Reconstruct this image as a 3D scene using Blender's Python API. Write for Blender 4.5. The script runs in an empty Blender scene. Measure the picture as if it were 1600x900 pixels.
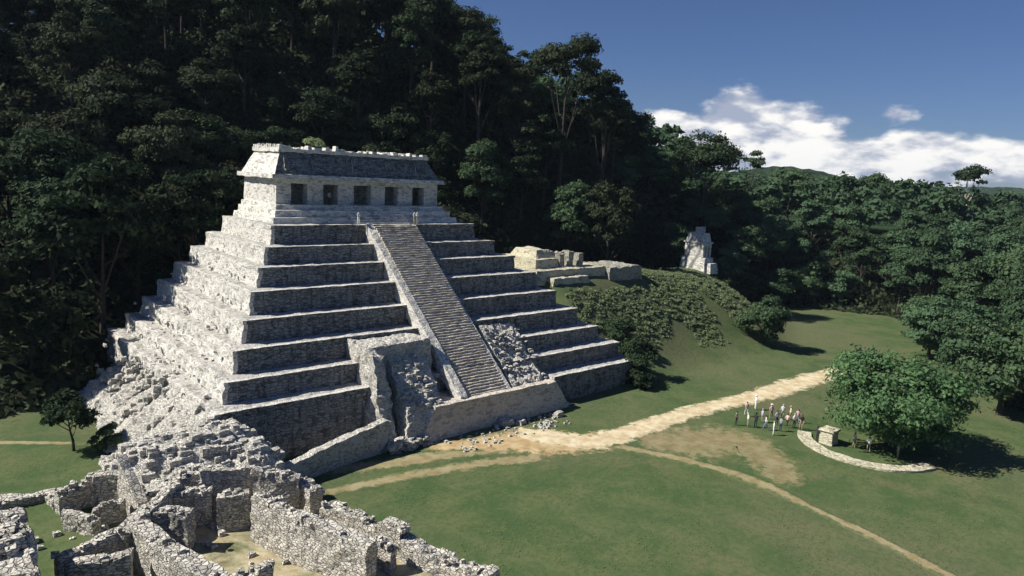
import bpy, bmesh, math, random
import numpy as np
from mathutils import Vector, noise as mnoise
R = math.radians
sc = bpy.context.scene
col = sc.collection
random.seed(7)

# ------------------------------------------------------------------ camera
CAM = np.array([-46.106, -76.12, 26.7]); YAW, PIT, ROL, FPX = 0.731, -0.160, 0.053, 1093.83
_fw = np.array([math.sin(YAW)*math.cos(PIT), math.cos(YAW)*math.cos(PIT), math.sin(PIT)])
_r0 = np.array([math.cos(YAW), -math.sin(YAW), 0.0]); _u0 = np.cross(_r0, _fw)
_rt = _r0*math.cos(ROL)+_u0*math.sin(ROL); _up = _u0*math.cos(ROL)-_r0*math.sin(ROL)
cam_d = bpy.data.cameras.new('camera'); cam = bpy.data.objects.new('camera', cam_d); col.objects.link(cam)
cam_d.sensor_width = 36; cam_d.lens = 36*FPX/1600; cam_d.clip_end = 20000; cam_d.clip_start = 0.5
from mathutils import Matrix
m = Matrix((( _rt[0], _up[0], -_fw[0], CAM[0]), (_rt[1], _up[1], -_fw[1], CAM[1]), (_rt[2], _up[2], -_fw[2], CAM[2]), (0, 0, 0, 1)))
cam.matrix_world = m
sc.camera = cam
def ray(px, py): return _fw+_rt*(px-800)/FPX-_up*(py-450)/FPX
def at(px, py, z):
    d = ray(px, py); return CAM+d*(z-CAM[2])/d[2]
def atd(px, py, dep): return CAM+ray(px, py)*dep
def pj(P):
    d = np.asarray(P, float)-CAM; w = d@_fw; return 800+FPX*(d@_rt)/w, 450-FPX*(d@_up)/w, w

# ------------------------------------------------------------------ light
SUN_EL, SUN_AZ = 44.0, -55.0        # azimuth from +Y towards +X
sd = Vector((math.sin(R(SUN_AZ))*math.cos(R(SUN_EL)), math.cos(R(SUN_AZ))*math.cos(R(SUN_EL)), math.sin(R(SUN_EL))))
sun_d = bpy.data.lights.new('sun', 'SUN'); sun = bpy.data.objects.new('sun', sun_d); col.objects.link(sun)
sun_d.energy = 5.0; sun_d.angle = R(0.53); sun_d.color = (1.0, 0.955, 0.87)
sun.rotation_euler = sd.to_track_quat('Z', 'Y').to_euler(); sun.location = (0, 0, 200)
sc.cycles.max_bounces = 5; sc.cycles.diffuse_bounces = 2; sc.cycles.glossy_bounces = 1; sc.cycles.transmission_bounces = 2
sc.view_settings.view_transform = 'Standard'; sc.view_settings.look = 'None'
sc.view_settings.exposure = 0.45; sc.view_settings.gamma = 1.0
w = bpy.data.worlds.new('World'); sc.world = w; w.use_nodes = True
nt = w.node_tree; N = nt.nodes; L = nt.links; N.clear()
def wn(t, **k):
    n = N.new(t)
    for a, b in k.items(): setattr(n, a, b)
    return n
sky = wn('ShaderNodeTexSky', sky_type='NISHITA', sun_disc=False, sun_elevation=R(SUN_EL), sun_rotation=R(SUN_AZ), altitude=200, air_density=1.0, dust_density=0.3, ozone_density=4.0)
tc = wn('ShaderNodeTexCoord')
deep = wn('ShaderNodeMix', data_type='RGBA', blend_type='MULTIPLY'); deep.inputs[0].default_value = 1.0
L.new(sky.outputs[0], deep.inputs[6]); deep.inputs[7].default_value = (0.62, 0.72, 1.0, 1)
SKYS = 0.05
# clouds: a bank of cumulus low in the sky, laid out by direction
def wmath(op, a, b=None, c=None):
    n = wn('ShaderNodeMath', operation=op)
    for i, v in enumerate((a, b, c)):
        if v is None: continue
        if isinstance(v, (int, float)): n.inputs[i].default_value = v
        else: L.new(v, n.inputs[i])
    return n.outputs[0]
nz = wn('ShaderNodeTexNoise'); nz.inputs['Scale'].default_value = 7.0; nz.inputs['Detail'].default_value = 9; nz.inputs['Roughness'].default_value = 0.58
mp = wn('ShaderNodeMapping'); mp.inputs['Scale'].default_value = (1, 1, 2.1)
L.new(tc.outputs['Generated'], mp.inputs[0]); L.new(mp.outputs[0], nz.inputs['Vector'])
nz2 = wn('ShaderNodeTexNoise'); nz2.inputs['Scale'].default_value = 22.0; nz2.inputs['Detail'].default_value = 8
mp2 = wn('ShaderNodeMapping'); mp2.inputs['Scale'].default_value = (1, 1, 2.6); mp2.inputs['Location'].default_value = (3, 1, .12)
L.new(tc.outputs['Generated'], mp2.inputs[0]); L.new(mp2.outputs[0], nz2.inputs['Vector'])
sep = wn('ShaderNodeSeparateXYZ'); L.new(tc.outputs['Generated'], sep.inputs[0])
az = wmath('ARCTAN2', sep.outputs[0], sep.outputs[1])      # azimuth from +Y to +X
el = wmath('ARCSINE', sep.outputs[2])
total = None
def azel(px, py):
    d = ray(px, py); d = d/np.linalg.norm(d); return math.atan2(d[0], d[1]), math.asin(d[2])
for (cx, cy, rx, ry, st) in [(1060, 212, 60, 46, 1.1), (1160, 182, 75, 56, 1.2), (1240, 200, 60, 46, 1.0), (1250, 218, 90, 48, .95), (1120, 260, 190, 48, 1.0), (1330, 245, 110, 38, .9),
                             (1440, 240, 130, 38, .95), (1400, 178, 40, 22, .72), (1540, 250, 120, 46, .8), (1640, 275, 160, 48, .9), (1300, 190, 60, 26, .55),
                             (1900, 260, 200, 70, .8), (2300, 200, 200, 80, .8), (-900, 200, 300, 60, .7), (1380, 285, 260, 30, .9)]:
    a0, e0 = azel(cx, cy)
    a1, _ = azel(cx+rx, cy); _, e1 = azel(cx, cy-ry)
    dx = wmath('DIVIDE', wmath('SUBTRACT', az, a0), abs(a1-a0) or .05)
    dy = wmath('DIVIDE', wmath('SUBTRACT', el, e0), abs(e1-e0) or .03)
    d2 = wmath('ADD', wmath('MULTIPLY', dx, dx), wmath('MULTIPLY', dy, dy))
    g = wmath('MULTIPLY', wmath('POWER', 2.718, wmath('MULTIPLY', d2, -0.9)), st)
    total = g if total is None else wmath('MAXIMUM', total, g)
dens = wmath('ADD', total, wmath('MULTIPLY', wmath('SUBTRACT', nz.outputs['Fac'], 0.5), 1.5))
dens = wmath('ADD', dens, wmath('MULTIPLY', wmath('SUBTRACT', nz2.outputs['Fac'], 0.5), 0.55))
mr = wn('ShaderNodeMapRange', interpolation_type='SMOOTHSTEP'); L.new(dens, mr.inputs[0]); mr.inputs[1].default_value = .42; mr.inputs[2].default_value = .72
shade = wn('ShaderNodeMapRange', interpolation_type='SMOOTHSTEP')
L.new(wmath('ADD', nz2.outputs['Fac'], wmath('MULTIPLY', nz.outputs['Fac'], .7)), shade.inputs[0]); shade.inputs[1].default_value = .70; shade.inputs[2].default_value = 1.0
cc = wn('ShaderNodeMix', data_type='RGBA'); L.new(shade.outputs[0], cc.inputs[0])
cc.inputs[6].default_value = (5.6, 6.3, 8.2, 1); cc.inputs[7].default_value = (15.5, 15.2, 14.6, 1)
mixc = wn('ShaderNodeMix', data_type='RGBA'); L.new(mr.outputs[0], mixc.inputs[0]); L.new(deep.outputs[2], mixc.inputs[6]); L.new(cc.outputs[2], mixc.inputs[7])
bg = wn('ShaderNodeBackground'); bg.inputs['Strength'].default_value = SKYS; L.new(mixc.outputs[2], bg.inputs['Color'])
wo = wn('ShaderNodeOutputWorld'); L.new(bg.outputs[0], wo.inputs['Surface'])

# ------------------------------------------------------------------ materials
def mat(name):
    mt = bpy.data.materials.new(name); mt.use_nodes = True; t = mt.node_tree; t.nodes.clear()
    return mt, t
class NB:
    def __init__(s, t): s.t = t
    def n(s, ty, ins=None, **k):
        x = s.t.nodes.new(ty)
        for a, b in k.items(): setattr(x, a, b)
        for a, b in (ins or {}).items():
            if hasattr(b, 'is_output'): s.t.links.new(b, x.inputs[a])
            else: x.inputs[a].default_value = b
        return x
    def mix(s, f, a, b, bt='MIX'):
        x = s.n('ShaderNodeMix', data_type='RGBA', blend_type=bt)
        for i, v in ((0, f), (6, a), (7, b)):
            if hasattr(v, 'is_output'): s.t.links.new(v, x.inputs[i])
            else: x.inputs[i].default_value = v if not isinstance(v, tuple) else (*v[:3], 1)
        return x.outputs[2]
    def noise(s, vec, scale, detail=4, rough=.55, dist=0):
        return s.n('ShaderNodeTexNoise', {'Vector': vec, 'Scale': scale, 'Detail': detail, 'Roughness': rough, 'Distortion': dist}).outputs['Fac']
    def ramp(s, v, a, b, lo=0, hi=1):
        x = s.n('ShaderNodeMapRange', {0: v, 1: a, 2: b, 3: lo, 4: hi}, interpolation_type='SMOOTHSTEP'); return x.outputs[0]
    def math(s, op, a, b=None):
        x = s.n('ShaderNodeMath', operation=op)
        for i, v in enumerate((a, b)):
            if v is None: continue
            if hasattr(v, 'is_output'): s.t.links.new(v, x.inputs[i])
            else: x.inputs[i].default_value = v
        return x.outputs[0]
    def out(s, sh): s.t.links.new(sh, s.n('ShaderNodeOutputMaterial').inputs[0])

def stone(name, light, grey, dark, darkamt=.5, cell=1.0, bump=.5, moss=0.0, stain=.54, crack=.38, mott=.35):
    mt, t = mat(name); b = NB(t)
    g = b.n('ShaderNodeNewGeometry').outputs['Position']
    mpp = b.n('ShaderNodeMapping', {0: g, 3: (1.7/cell, 1.7/cell, 3.6/cell)}).outputs[0]
    vo = b.n('ShaderNodeTexVoronoi', {'Vector': mpp, 'Scale': 1.0, 'Randomness': .85})
    ed = b.n('ShaderNodeTexVoronoi', {'Vector': mpp, 'Scale': 1.0, 'Randomness': .85}, feature='DISTANCE_TO_EDGE').outputs['Distance']
    n1 = b.noise(g, .55, 6, .65); n2 = b.noise(g, 3.2, 5, .7); n3 = b.noise(g, 14, 4, .6)
    sp = b.n('ShaderNodeSeparateColor', {0: vo.outputs['Color']}).outputs[0]
    c = b.mix(b.ramp(b.math('ADD', n1, b.math('MULTIPLY', sp, .35)), .58, 1.0), light, grey)
    c = b.mix(b.ramp(n2, .56, .8, 0, .6), c, grey)
    st = b.n('ShaderNodeMapping', {0: g, 3: (1.6, 1.6, .28)}).outputs[0]
    streak = b.noise(st, 1.3, 6, .7)
    c = b.mix(b.ramp(streak, stain, stain+.28, 0, darkamt), c, dark)
    c = b.mix(b.ramp(ed, .0, .08, crack, 0), c, dark)
    c = b.mix(b.ramp(n3, .56, .75, 0, mott), c, dark)
    c = b.mix(b.ramp(sp, .72, .95, 0, mott), c, dark); c = b.mix(b.ramp(sp, .25, .05, 0, mott*.5), c, light)
    if moss: c = b.mix(b.ramp(b.noise(g, .35, 5, .6), .5, .72, 0, moss), c, (.07, .09, .035))
    h = b.math('ADD', b.math('MULTIPLY', b.ramp(ed, 0, .14), 1.0), b.math('MULTIPLY', n2, .7))
    h = b.math('ADD', h, b.math('MULTIPLY', n3, .35))
    bp = b.n('ShaderNodeBump', {'Strength': bump, 'Distance': .12, 'Height': h}).outputs[0]
    p = b.n('ShaderNodeBsdfPrincipled', {'Base Color': c, 'Roughness': .95, 'Normal': bp, 'Specular IOR Level': .12})
    b.out(p.outputs[0]); return mt
M = {}
M['pyr'] = stone('weathered_limestone', (.70, .67, .60), (.46, .45, .42), (.08, .08, .075), .65, .65, .5)
M['front_shade'] = stone('front_shade_limestone', (.29, .30, .295), (.19, .20, .20), (.03, .034, .034), .8, 1.0, .9, .05, stain=.45, crack=.75, mott=.42)  # same limestone with shade put into its colour; streaks and mottling are weathering
M['tread'] = stone('dusty_tread_stone', (.50, .48, .44), (.36, .35, .32), (.09, .09, .08), .6, .7, .5, .2)
M['stair'] = stone('worn_stair_stone', (.62, .56, .47), (.46, .41, .35), (.16, .14, .11), .5, .8, .5)
M['temple'] = stone('temple_plastered_stone', (.72, .69, .62), (.46, .46, .42), (.08, .085, .075), .6, .9, .35, .1)
M['ruin'] = stone('ruin_masonry', (.66, .62, .54), (.42, .40, .355), (.10, .10, .085), .7, .58, .9, .2, crack=.6)
M['rubble'] = stone('rubble_stone', (.72, .69, .61), (.46, .44, .40), (.10, .10, .09), .55, .45, .9)
M['mossy'] = stone('mossy_stone', (.42, .40, .33), (.25, .26, .22), (.06, .07, .04), .6, .8, .7, .5)
M['cream'] = stone('cream_stone', (.58, .54, .40), (.40, .37, .27), (.09, .09, .06), .4, .9, .5)

def simple(name, c, rough=.9, var=.25, sc_=6):
    mt, t = mat(name); b = NB(t)
    g = b.n('ShaderNodeNewGeometry').outputs['Position']
    n = b.noise(g, sc_, 4)
    cc_ = b.mix(b.ramp(n, .3, .7), tuple(x*(1-var) for x in c), tuple(min(1, x*(1+var)) for x in c))
    b.out(b.n('ShaderNodeBsdfPrincipled', {'Base Color': cc_, 'Roughness': rough, 'Specular IOR Level': .2}).outputs[0]); return mt
M['bark'] = simple('bark', (.060, .052, .042), var=.4); M['palebark'] = simple('pale_bark', (.42, .38, .31), var=.3)
M['dark'] = simple('doorway_interior_stone', (.10, .10, .09), var=.3)

def grass_color(b, g):
    n1 = b.noise(g, .035, 5, .6, .3); n2 = b.noise(g, .22, 6, .65, .4); n3 = b.noise(g, 2.2, 5, .7); n4 = b.noise(g, 9.0, 3, .7)
    c = b.mix(b.ramp(n2, .38, .62), (.060, .100, .040), (.105, .130, .056))
    c = b.mix(b.ramp(n1, .45, .62, 0, .8), c, (.128, .132, .072))
    c = b.mix(b.ramp(b.noise(g, .11, 6, .7, .6), .55, .70, 0, .55), c, (.165, .140, .082))
    c = b.mix(b.ramp(n3, .42, .66, 0, .6), c, (.052, .088, .030))
    c = b.mix(b.ramp(b.noise(g, .75, 5, .7, .8), .52, .68, 0, .45), c, (.135, .145, .075))
    c = b.mix(b.ramp(n4, .55, .8, 0, .45), c, (.150, .160, .085))
    h = b.math('ADD', b.math('MULTIPLY', n3, 1.0), b.math('MULTIPLY', n4, .5))
    return c, h
def dirt_color(b, g):
    n = b.noise(g, .7, 6, .65); n2 = b.noise(g, 4, 5, .7)
    c = b.mix(b.ramp(n, .35, .65), (.62, .56, .41), (.44, .35, .22))
    return b.mix(b.ramp(n2, .5, .8, 0, .5), c, (.70, .66, .52))
def ground_mat():
    mt, t = mat('grass_and_forest_floor'); b = NB(t)
    g = b.n('ShaderNodeNewGeometry').outputs['Position']
    c, h = grass_color(b, g)
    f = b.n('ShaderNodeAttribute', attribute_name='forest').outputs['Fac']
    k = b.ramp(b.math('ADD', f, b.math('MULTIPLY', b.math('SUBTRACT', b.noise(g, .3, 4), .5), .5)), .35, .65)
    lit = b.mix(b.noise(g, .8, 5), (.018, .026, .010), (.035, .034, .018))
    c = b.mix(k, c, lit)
    far = b.mix(b.noise(g, .05, 6, .7), (.018, .036, .014), (.035, .058, .020))
    ff = b.n('ShaderNodeAttribute', attribute_name='far').outputs['Fac']
    c = b.mix(ff, c, far)
    bp = b.n('ShaderNodeBump', {'Strength': .5, 'Distance': .12, 'Height': h}).outputs[0]
    b.out(b.n('ShaderNodeBsdfPrincipled', {'Base Color': c, 'Roughness': 1.0, 'Normal': bp, 'Specular IOR Level': .05}).outputs[0]); return mt
M['ground'] = ground_mat()
def path_mat(name, tint, strength, soft=.45):
    mt, t = mat(name); b = NB(t)
    g = b.n('ShaderNodeNewGeometry').outputs['Position']
    gc, gh = grass_color(b, g); dc = dirt_color(b, g)
    dc = b.mix(1.0, dc, tint, 'MULTIPLY')
    e = b.n('ShaderNodeAttribute', attribute_name='edge').outputs['Fac']      # 0 middle, 1 rim
    e = b.math('ADD', e, b.math('MULTIPLY', b.math('SUBTRACT', b.noise(g, .9, 6, .7), .5), 1.9))
    e = b.math('ADD', e, b.math('MULTIPLY', b.math('SUBTRACT', b.noise(g, 5, 4, .7), .5), .5))
    k = b.ramp(e, soft-.15, soft+.3, strength, 0)
    c = b.mix(k, gc, dc)
    rimk = b.ramp(b.n('ShaderNodeAttribute', attribute_name='edge').outputs['Fac'], .8, 1.0)
    c = b.mix(rimk, c, gc)
    bp = b.n('ShaderNodeBump', {'Strength': .4, 'Distance': .08, 'Height': gh}).outputs[0]
    b.out(b.n('ShaderNodeBsdfPrincipled', {'Base Color': c, 'Roughness': 1.0, 'Normal': bp, 'Specular IOR Level': .05}).outputs[0]); return mt

def leaf_mat(name, c1, c2, c3, trans=.25):
    mt, t = mat(name); b = NB(t)
    gn = b.n('ShaderNodeNewGeometry'); oi = b.n('ShaderNodeObjectInfo')
    g = gn.outputs['Position']
    k = b.math('ADD', b.math('MULTIPLY', gn.outputs['Random Per Island'], .6), b.math('MULTIPLY', b.noise(g, .55, 3), .8))
    c = b.mix(b.ramp(k, .3, 1.0), c1, c2)
    c = b.mix(b.ramp(oi.outputs['Random'], .45, 1.0, 0, .8), c, c3)
    hs = b.n('ShaderNodeHueSaturation', {'Hue': .5, 'Saturation': 1.0, 'Value': b.ramp(b.math('FRACT', b.math('MULTIPLY', oi.outputs['Random'], 7.13)), 0, 1, .72, 1.25), 'Fac': 1.0, 'Color': c})
    d = b.n('ShaderNodeBsdfPrincipled', {'Base Color': hs.outputs[0], 'Roughness': .8, 'Specular IOR Level': .08})
    tr = b.n('ShaderNodeBsdfTranslucent', {'Color': hs.outputs[0]})
    mx = b.n('ShaderNodeMixShader', {0: trans, 1: d.outputs[0], 2: tr.outputs[0]})
    b.out(mx.outputs[0]); return mt
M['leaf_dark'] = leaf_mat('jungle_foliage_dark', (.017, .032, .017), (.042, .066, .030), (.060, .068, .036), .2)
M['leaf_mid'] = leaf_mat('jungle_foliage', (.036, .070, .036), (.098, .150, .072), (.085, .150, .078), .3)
M['leaf_bright'] = leaf_mat('plaza_tree_foliage', (.046, .095, .040), (.115, .20, .085), (.09, .16, .065), .35)
M['leaf_cover'] = leaf_mat('creeper_foliage', (.17, .23, .11), (.30, .36, .19), (.22, .27, .14), .4)

M['leaf_grass'] = leaf_mat('grass_blades', (.100, .140, .060), (.19, .21, .10), (.15, .18, .08), .45)
# ------------------------------------------------------------------ helpers
def mesh_obj(name, verts, faces, mt=None, parent=None, smooth=False):
    me = bpy.data.meshes.new(name); me.from_pydata([tuple(map(float, v)) for v in verts], [], faces); me.update()
    if mt: me.materials.append(mt)
    if smooth: me.polygons.foreach_set('use_smooth', [True]*len(me.polygons))
    o = bpy.data.objects.new(name, me); col.objects.link(o)
    if parent is not None: o.parent = parent
    return o
def tag(o, label=None, cat=None, group=None, kind=None):
    if label: o['label'] = label
    if cat: o['category'] = cat
    if group: o['group'] = group
    if kind: o['kind'] = kind
    return o
def empty(name, loc=(0, 0, 0), rz=0):
    o = bpy.data.objects.new(name, None); col.objects.link(o); o.location = tuple(map(float, loc)); o.rotation_euler = (0, 0, rz)
    o.empty_display_size = .3
    return o
def copy_tree(o, parent=None):
    c = o.copy(); col.objects.link(c)
    if parent is not None: c.parent = parent
    for ch in [x for x in bpy.data.objects if x.parent == o]: copy_tree(ch, c)
    return c
def nv(p, s=1.0, off=0.0):
    return mnoise.noise_vector(Vector((p[0]*s+off, p[1]*s+off*.7, p[2]*s-off)))
class MB:
    """collects shapes, builds one mesh"""
    def __init__(s): s.v = []; s.f = []
    def hexa(s, c, res=.4, amp=.06, ns=.9, top_erode=0.0, off=0.0, lo=0.0, los=.25, ledge=None):
        """c: 8 corners bottom(0..3 ccw) top(4..7); surface split in a grid and roughened"""
        c = [np.array(x, float) for x in c]
        lx = max(np.linalg.norm(c[1]-c[0]), np.linalg.norm(c[5]-c[4])); ly = max(np.linalg.norm(c[3]-c[0]), np.linalg.norm(c[7]-c[4])); lz = max(np.linalg.norm(c[4]-c[0]), np.linalg.norm(c[6]-c[2]))
        nx, ny, nz_ = max(1, round(lx/res)), max(1, round(ly/res)), max(1, round(lz/res))
        idx = {}
        def V(i, j, k):
            key = (i, j, k)
            if key in idx: return idx[key]
            u, v, w_ = i/nx, j/ny, k/nz_
            b0 = c[0]*(1-u)*(1-v)+c[1]*u*(1-v)+c[2]*u*v+c[3]*(1-u)*v
            t0 = c[4]*(1-u)*(1-v)+c[5]*u*(1-v)+c[6]*u*v+c[7]*(1-u)*v
            p = b0*(1-w_)+t0*w_
            if amp:
                n = nv(p, ns, off); q = np.array((n.x, n.y, n.z))*amp
                n2 = nv(p, ns*3.3, off+9); q = q+np.array((n2.x, n2.y, n2.z))*amp*.5
                p = p+q
            if lo:
                n = nv(p, los, off+31); p = p+np.array((n.x, n.y, n.z*.5))*lo
            if top_erode and k > 0:
                e = mnoise.noise(Vector((p[0]*.55+off, p[1]*.55, off)))+.5*mnoise.noise(Vector((p[0]*1.9+off, p[1]*1.9, off)))
                e = round(max(0, e+.15)*5)/5
                p[2] -= e*top_erode*w_*w_
            idx[key] = len(s.v); s.v.append(p); return idx[key]
        F = s.f
        for i in range(nx):
            for j in range(ny):
                F.append((V(i, j, 0), V(i, j+1, 0), V(i+1, j+1, 0), V(i+1, j, 0)))
                F.append((V(i, j, nz_), V(i+1, j, nz_), V(i+1, j+1, nz_), V(i, j+1, nz_)))
        for i in range(nx):
            for k in range(nz_):
                F.append((V(i, 0, k), V(i+1, 0, k), V(i+1, 0, k+1), V(i, 0, k+1)))
                F.append((V(i, ny, k), V(i, ny, k+1), V(i+1, ny, k+1), V(i+1, ny, k)))
        for j in range(ny):
            for k in range(nz_):
                F.append((V(0, j, k), V(0, j, k+1), V(0, j+1, k+1), V(0, j+1, k)))
                F.append((V(nx, j, k), V(nx, j+1, k), V(nx, j+1, k+1), V(nx, j, k+1)))
        return s
    def box(s, x0, x1, y0, y1, z0, z1, ins=0, **k):
        """ins: the top is smaller by ins on every side"""
        return s.hexa([(x0, y0, z0), (x1, y0, z0), (x1, y1, z0), (x0, y1, z0), (x0+ins, y0+ins, z1), (x1-ins, y0+ins, z1), (x1-ins, y1-ins, z1), (x0+ins, y1-ins, z1)], **k)
    def wall(s, p0, p1, zb0, zb1, z0, z1, th, **k):
        p0, p1 = np.array(p0[:2], float), np.array(p1[:2], float); d = (p1-p0)/np.linalg.norm(p1-p0); n = np.array((-d[1], d[0]))*th/2
        a, b, c_, e = p0-n, p1-n, p1+n, p0+n
        return s.hexa([(*a, zb0), (*b, zb1), (*c_, zb1), (*e, zb0), (*a, z0), (*b, z1), (*c_, z1), (*e, z0)], **k)
    def tube(s, pts, rad, seg=7, cap=True):
        pts = [np.array(p, float) for p in pts]; rings = []
        for i, p in enumerate(pts):
            t = pts[min(i+1, len(pts)-1)]-pts[max(i-1, 0)]; t = t/(np.linalg.norm(t)+1e-9)
            a = np.cross(t, (0, 0, 1.0)) if abs(t[2]) < .9 else np.cross(t, (1.0, 0, 0)); a /= np.linalg.norm(a); b_ = np.cross(t, a)
            r = []
            for q in range(seg):
                th = 2*math.pi*q/seg; r.append(len(s.v)); s.v.append(p+(a*math.cos(th)+b_*math.sin(th))*rad[i])
            rings.append(r)
        for A, B in zip(rings, rings[1:]):
            for q in range(seg): s.f.append((A[q], B[q], B[(q+1) % seg], A[(q+1) % seg]))
        if cap: s.f.append(tuple(rings[0])); s.f.append(tuple(reversed(rings[-1])))
        return s
    def blob(s, c, r, nu=10, nvv=7, amp=.15, ns=1.0, off=0):
        c = np.array(c, float); r = np.array(r, float)*np.ones(3); base = len(s.v)
        for j in range(nvv+1):
            ph = math.pi*j/nvv
            for i in range(nu):
                th = 2*math.pi*i/nu
                d = np.array((math.sin(ph)*math.cos(th), math.sin(ph)*math.sin(th), math.cos(ph)))
                k = 1+amp*mnoise.noise(Vector(tuple(c*1.7+d*ns*1.6+off)))*2
                s.v.append(c+d*r*k)
        for j in range(nvv):
            for i in range(nu):
                a = base+j*nu+i; b_ = base+j*nu+(i+1) % nu; s.f.append((a, a+nu, b_+nu, b_))
        return s
    def build(s, name, mt, parent=None, smooth=False, origin=None):
        v = s.v
        if origin is not None: v = [np.array(p)-np.array(origin) for p in v]
        o = mesh_obj(name, v, s.f, mt, parent, smooth)
        if origin is not None: o.location = tuple(map(float, origin))
        return o

def inpoly(X, Y, P):
    r = np.zeros(np.shape(X), bool); n = len(P)
    for i in range(n):
        x1, y1 = P[i]; x2, y2 = P[(i+1) % n]
        if y1 == y2: continue
        c = ((y1 > Y) != (y2 > Y)) & (X < (x2-x1)*(Y-y1)/(y2-y1)+x1); r ^= c
    return r
def distpoly(X, Y, P, closed=True):
    best = np.full(np.shape(X), 1e9); n = len(P)
    for i in range(n if closed else n-1):
        x1, y1 = P[i]; x2, y2 = P[(i+1) % n]; dx, dy = x2-x1, y2-y1
        t = np.clip(((X-x1)*dx+(Y-y1)*dy)/(dx*dx+dy*dy), 0, 1)
        best = np.minimum(best, np.hypot(X-x1-t*dx, Y-y1-t*dy))
    return best
def sstep(x, a, b):
    t = np.clip((x-a)/(b-a), 0, 1); return t*t*(3-2*t)

# ------------------------------------------------------------------ terrain
CLEAR = [(-90, -2), (-40, 7), (-28, 11), (-27, 17), (27, 17), (30, 14), (46, 10), (60, 6), (71, 4), (74, 12), (85, 11), (87, 0), (97, 2), (110, -3), (119, -18), (106, -31), (89, -41),
         (71, -49), (60, -54), (66, -62), (50, -110), (40, -160), (-90, -160)]
ctrl = []
for (px, py, dep, th) in [(-150, 60, 150, 18), (0, 48, 150, 20), (90, -20, 150, 20), (200, -60, 150, 20), (400, -90, 155, 20), (560, -80, 155, 20), (690, -40, 150, 20), (780, 125, 150, 12), (860, 128, 150, 11),
                          (930, 150, 150, 11), (990, 195, 155, 11), (1040, 238, 165, 13), (1100, 250, 175, 18), (1160, 262, 190, 18), (1210, 266, 220, 18), (1300, 275, 230, 18), (1400, 284, 240, 18), (1500, 297, 240, 18), (1600, 318, 240, 18), (1800, 345, 240, 18),
                          (0, 55, 185, 20), (200, -60, 185, 20), (500, -90, 190, 20), (690, -20, 185, 20), (860, 140, 190, 12), (1000, 205, 200, 13), (1150, 268, 260, 18), (1400, 296, 330, 18)]:
    P = atd(px, py, dep); ctrl.append((P[0], P[1], P[2]-th))
ctrl += [(120, -60, 0), (140, -100, -2), (100, -120, -2), (130, -25, 2), (118, 10, 4), (100, 15, 9), (-90, 10, 2), (-60, 20, 5), (-40, 20, 6), (0, 28, 10), (25, 26, 12), (45, 20, 14), (62, 14, 13), (80, 18, 12)]
ctrl = np.array(ctrl)
CREST = [(27, 0), (45, 1), (62, -1), (76, 6)]; CRZ = 12.2
def height(X, Y):
    X = np.asarray(X, float); Y = np.asarray(Y, float)
    num = np.zeros(X.shape); den = np.zeros(X.shape)
    for cx, cy, cz in ctrl:
        w_ = 1/((X-cx)**2+(Y-cy)**2+30)**1.9; num += w_*cz; den += w_
    h = num/den
    ins = inpoly(X, Y, CLEAR); d = distpoly(X, Y, CLEAR)
    h = h*np.where(ins, 0, sstep(d, 0, 16))
    rr = np.hypot(X-CAM[0], Y-CAM[1]); h = h*(1-sstep(rr, 330, 620)) + -6*sstep(rr, 330, 620)
    # the mound east of the pyramid
    dm = distpoly(X, Y, CREST, False); front = (Y < 2)
    prof = 1-sstep(dm, 1.0, 22.0)**.9
    crz = np.interp(X, [27, 45, 62, 76, 90], [12.4, 12.2, 10.3, 9.6, 8.0])
    mnd = crz*prof
    mnd = np.where(X < 27, mnd*sstep(X, 18, 27)*(Y < 17), mnd)
    h = np.maximum(h, mnd)
    return h
def h1(x, y): return float(height(np.array([x]), np.array([y]))[0])
def axis(lo, hi, a, b, fine, coarse):
    l = list(np.arange(a, b+.01, fine)); s = fine; x = a
    while x > lo: s = min(s*1.25, coarse); x -= s; l.insert(0, x)
    s = fine; x = b
    while x < hi: s = min(s*1.25, coarse); x += s; l.append(x)
    return np.array(l)
gx = axis(-2200, 2500, -70, 135, 1.5, 200); gy = axis(-2200, 2500, -70, 40, 1.5, 200)
GX, GY = np.meshgrid(gx, gy); H = height(GX, GY)
RX = np.vectorize(lambda x, y: mnoise.noise(Vector((x*.09, y*.09, 0)))*.25+mnoise.noise(Vector((x*.4, y*.4, 5)))*.06)(GX, GY)
H = H+RX*np.clip(H/3, .12, 1)-.03
verts = np.stack([GX, GY, H], -1).reshape(-1, 3); ny_, nx_ = GX.shape
I = np.arange(ny_*nx_).reshape(ny_, nx_)
faces = np.stack([I[:-1, :-1], I[:-1, 1:], I[1:, 1:], I[1:, :-1]], -1).reshape(-1, 4).tolist()
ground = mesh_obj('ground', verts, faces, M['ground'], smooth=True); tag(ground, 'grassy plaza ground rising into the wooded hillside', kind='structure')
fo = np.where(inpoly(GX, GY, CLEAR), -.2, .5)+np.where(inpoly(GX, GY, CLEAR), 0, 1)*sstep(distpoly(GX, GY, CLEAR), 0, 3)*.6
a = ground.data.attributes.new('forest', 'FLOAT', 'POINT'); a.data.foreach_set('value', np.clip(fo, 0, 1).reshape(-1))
a = ground.data.attributes.new('far', 'FLOAT', 'POINT'); a.data.foreach_set('value', sstep(np.hypot(GX-CAM[0], GY-CAM[1]), 260, 330).reshape(-1))

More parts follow.
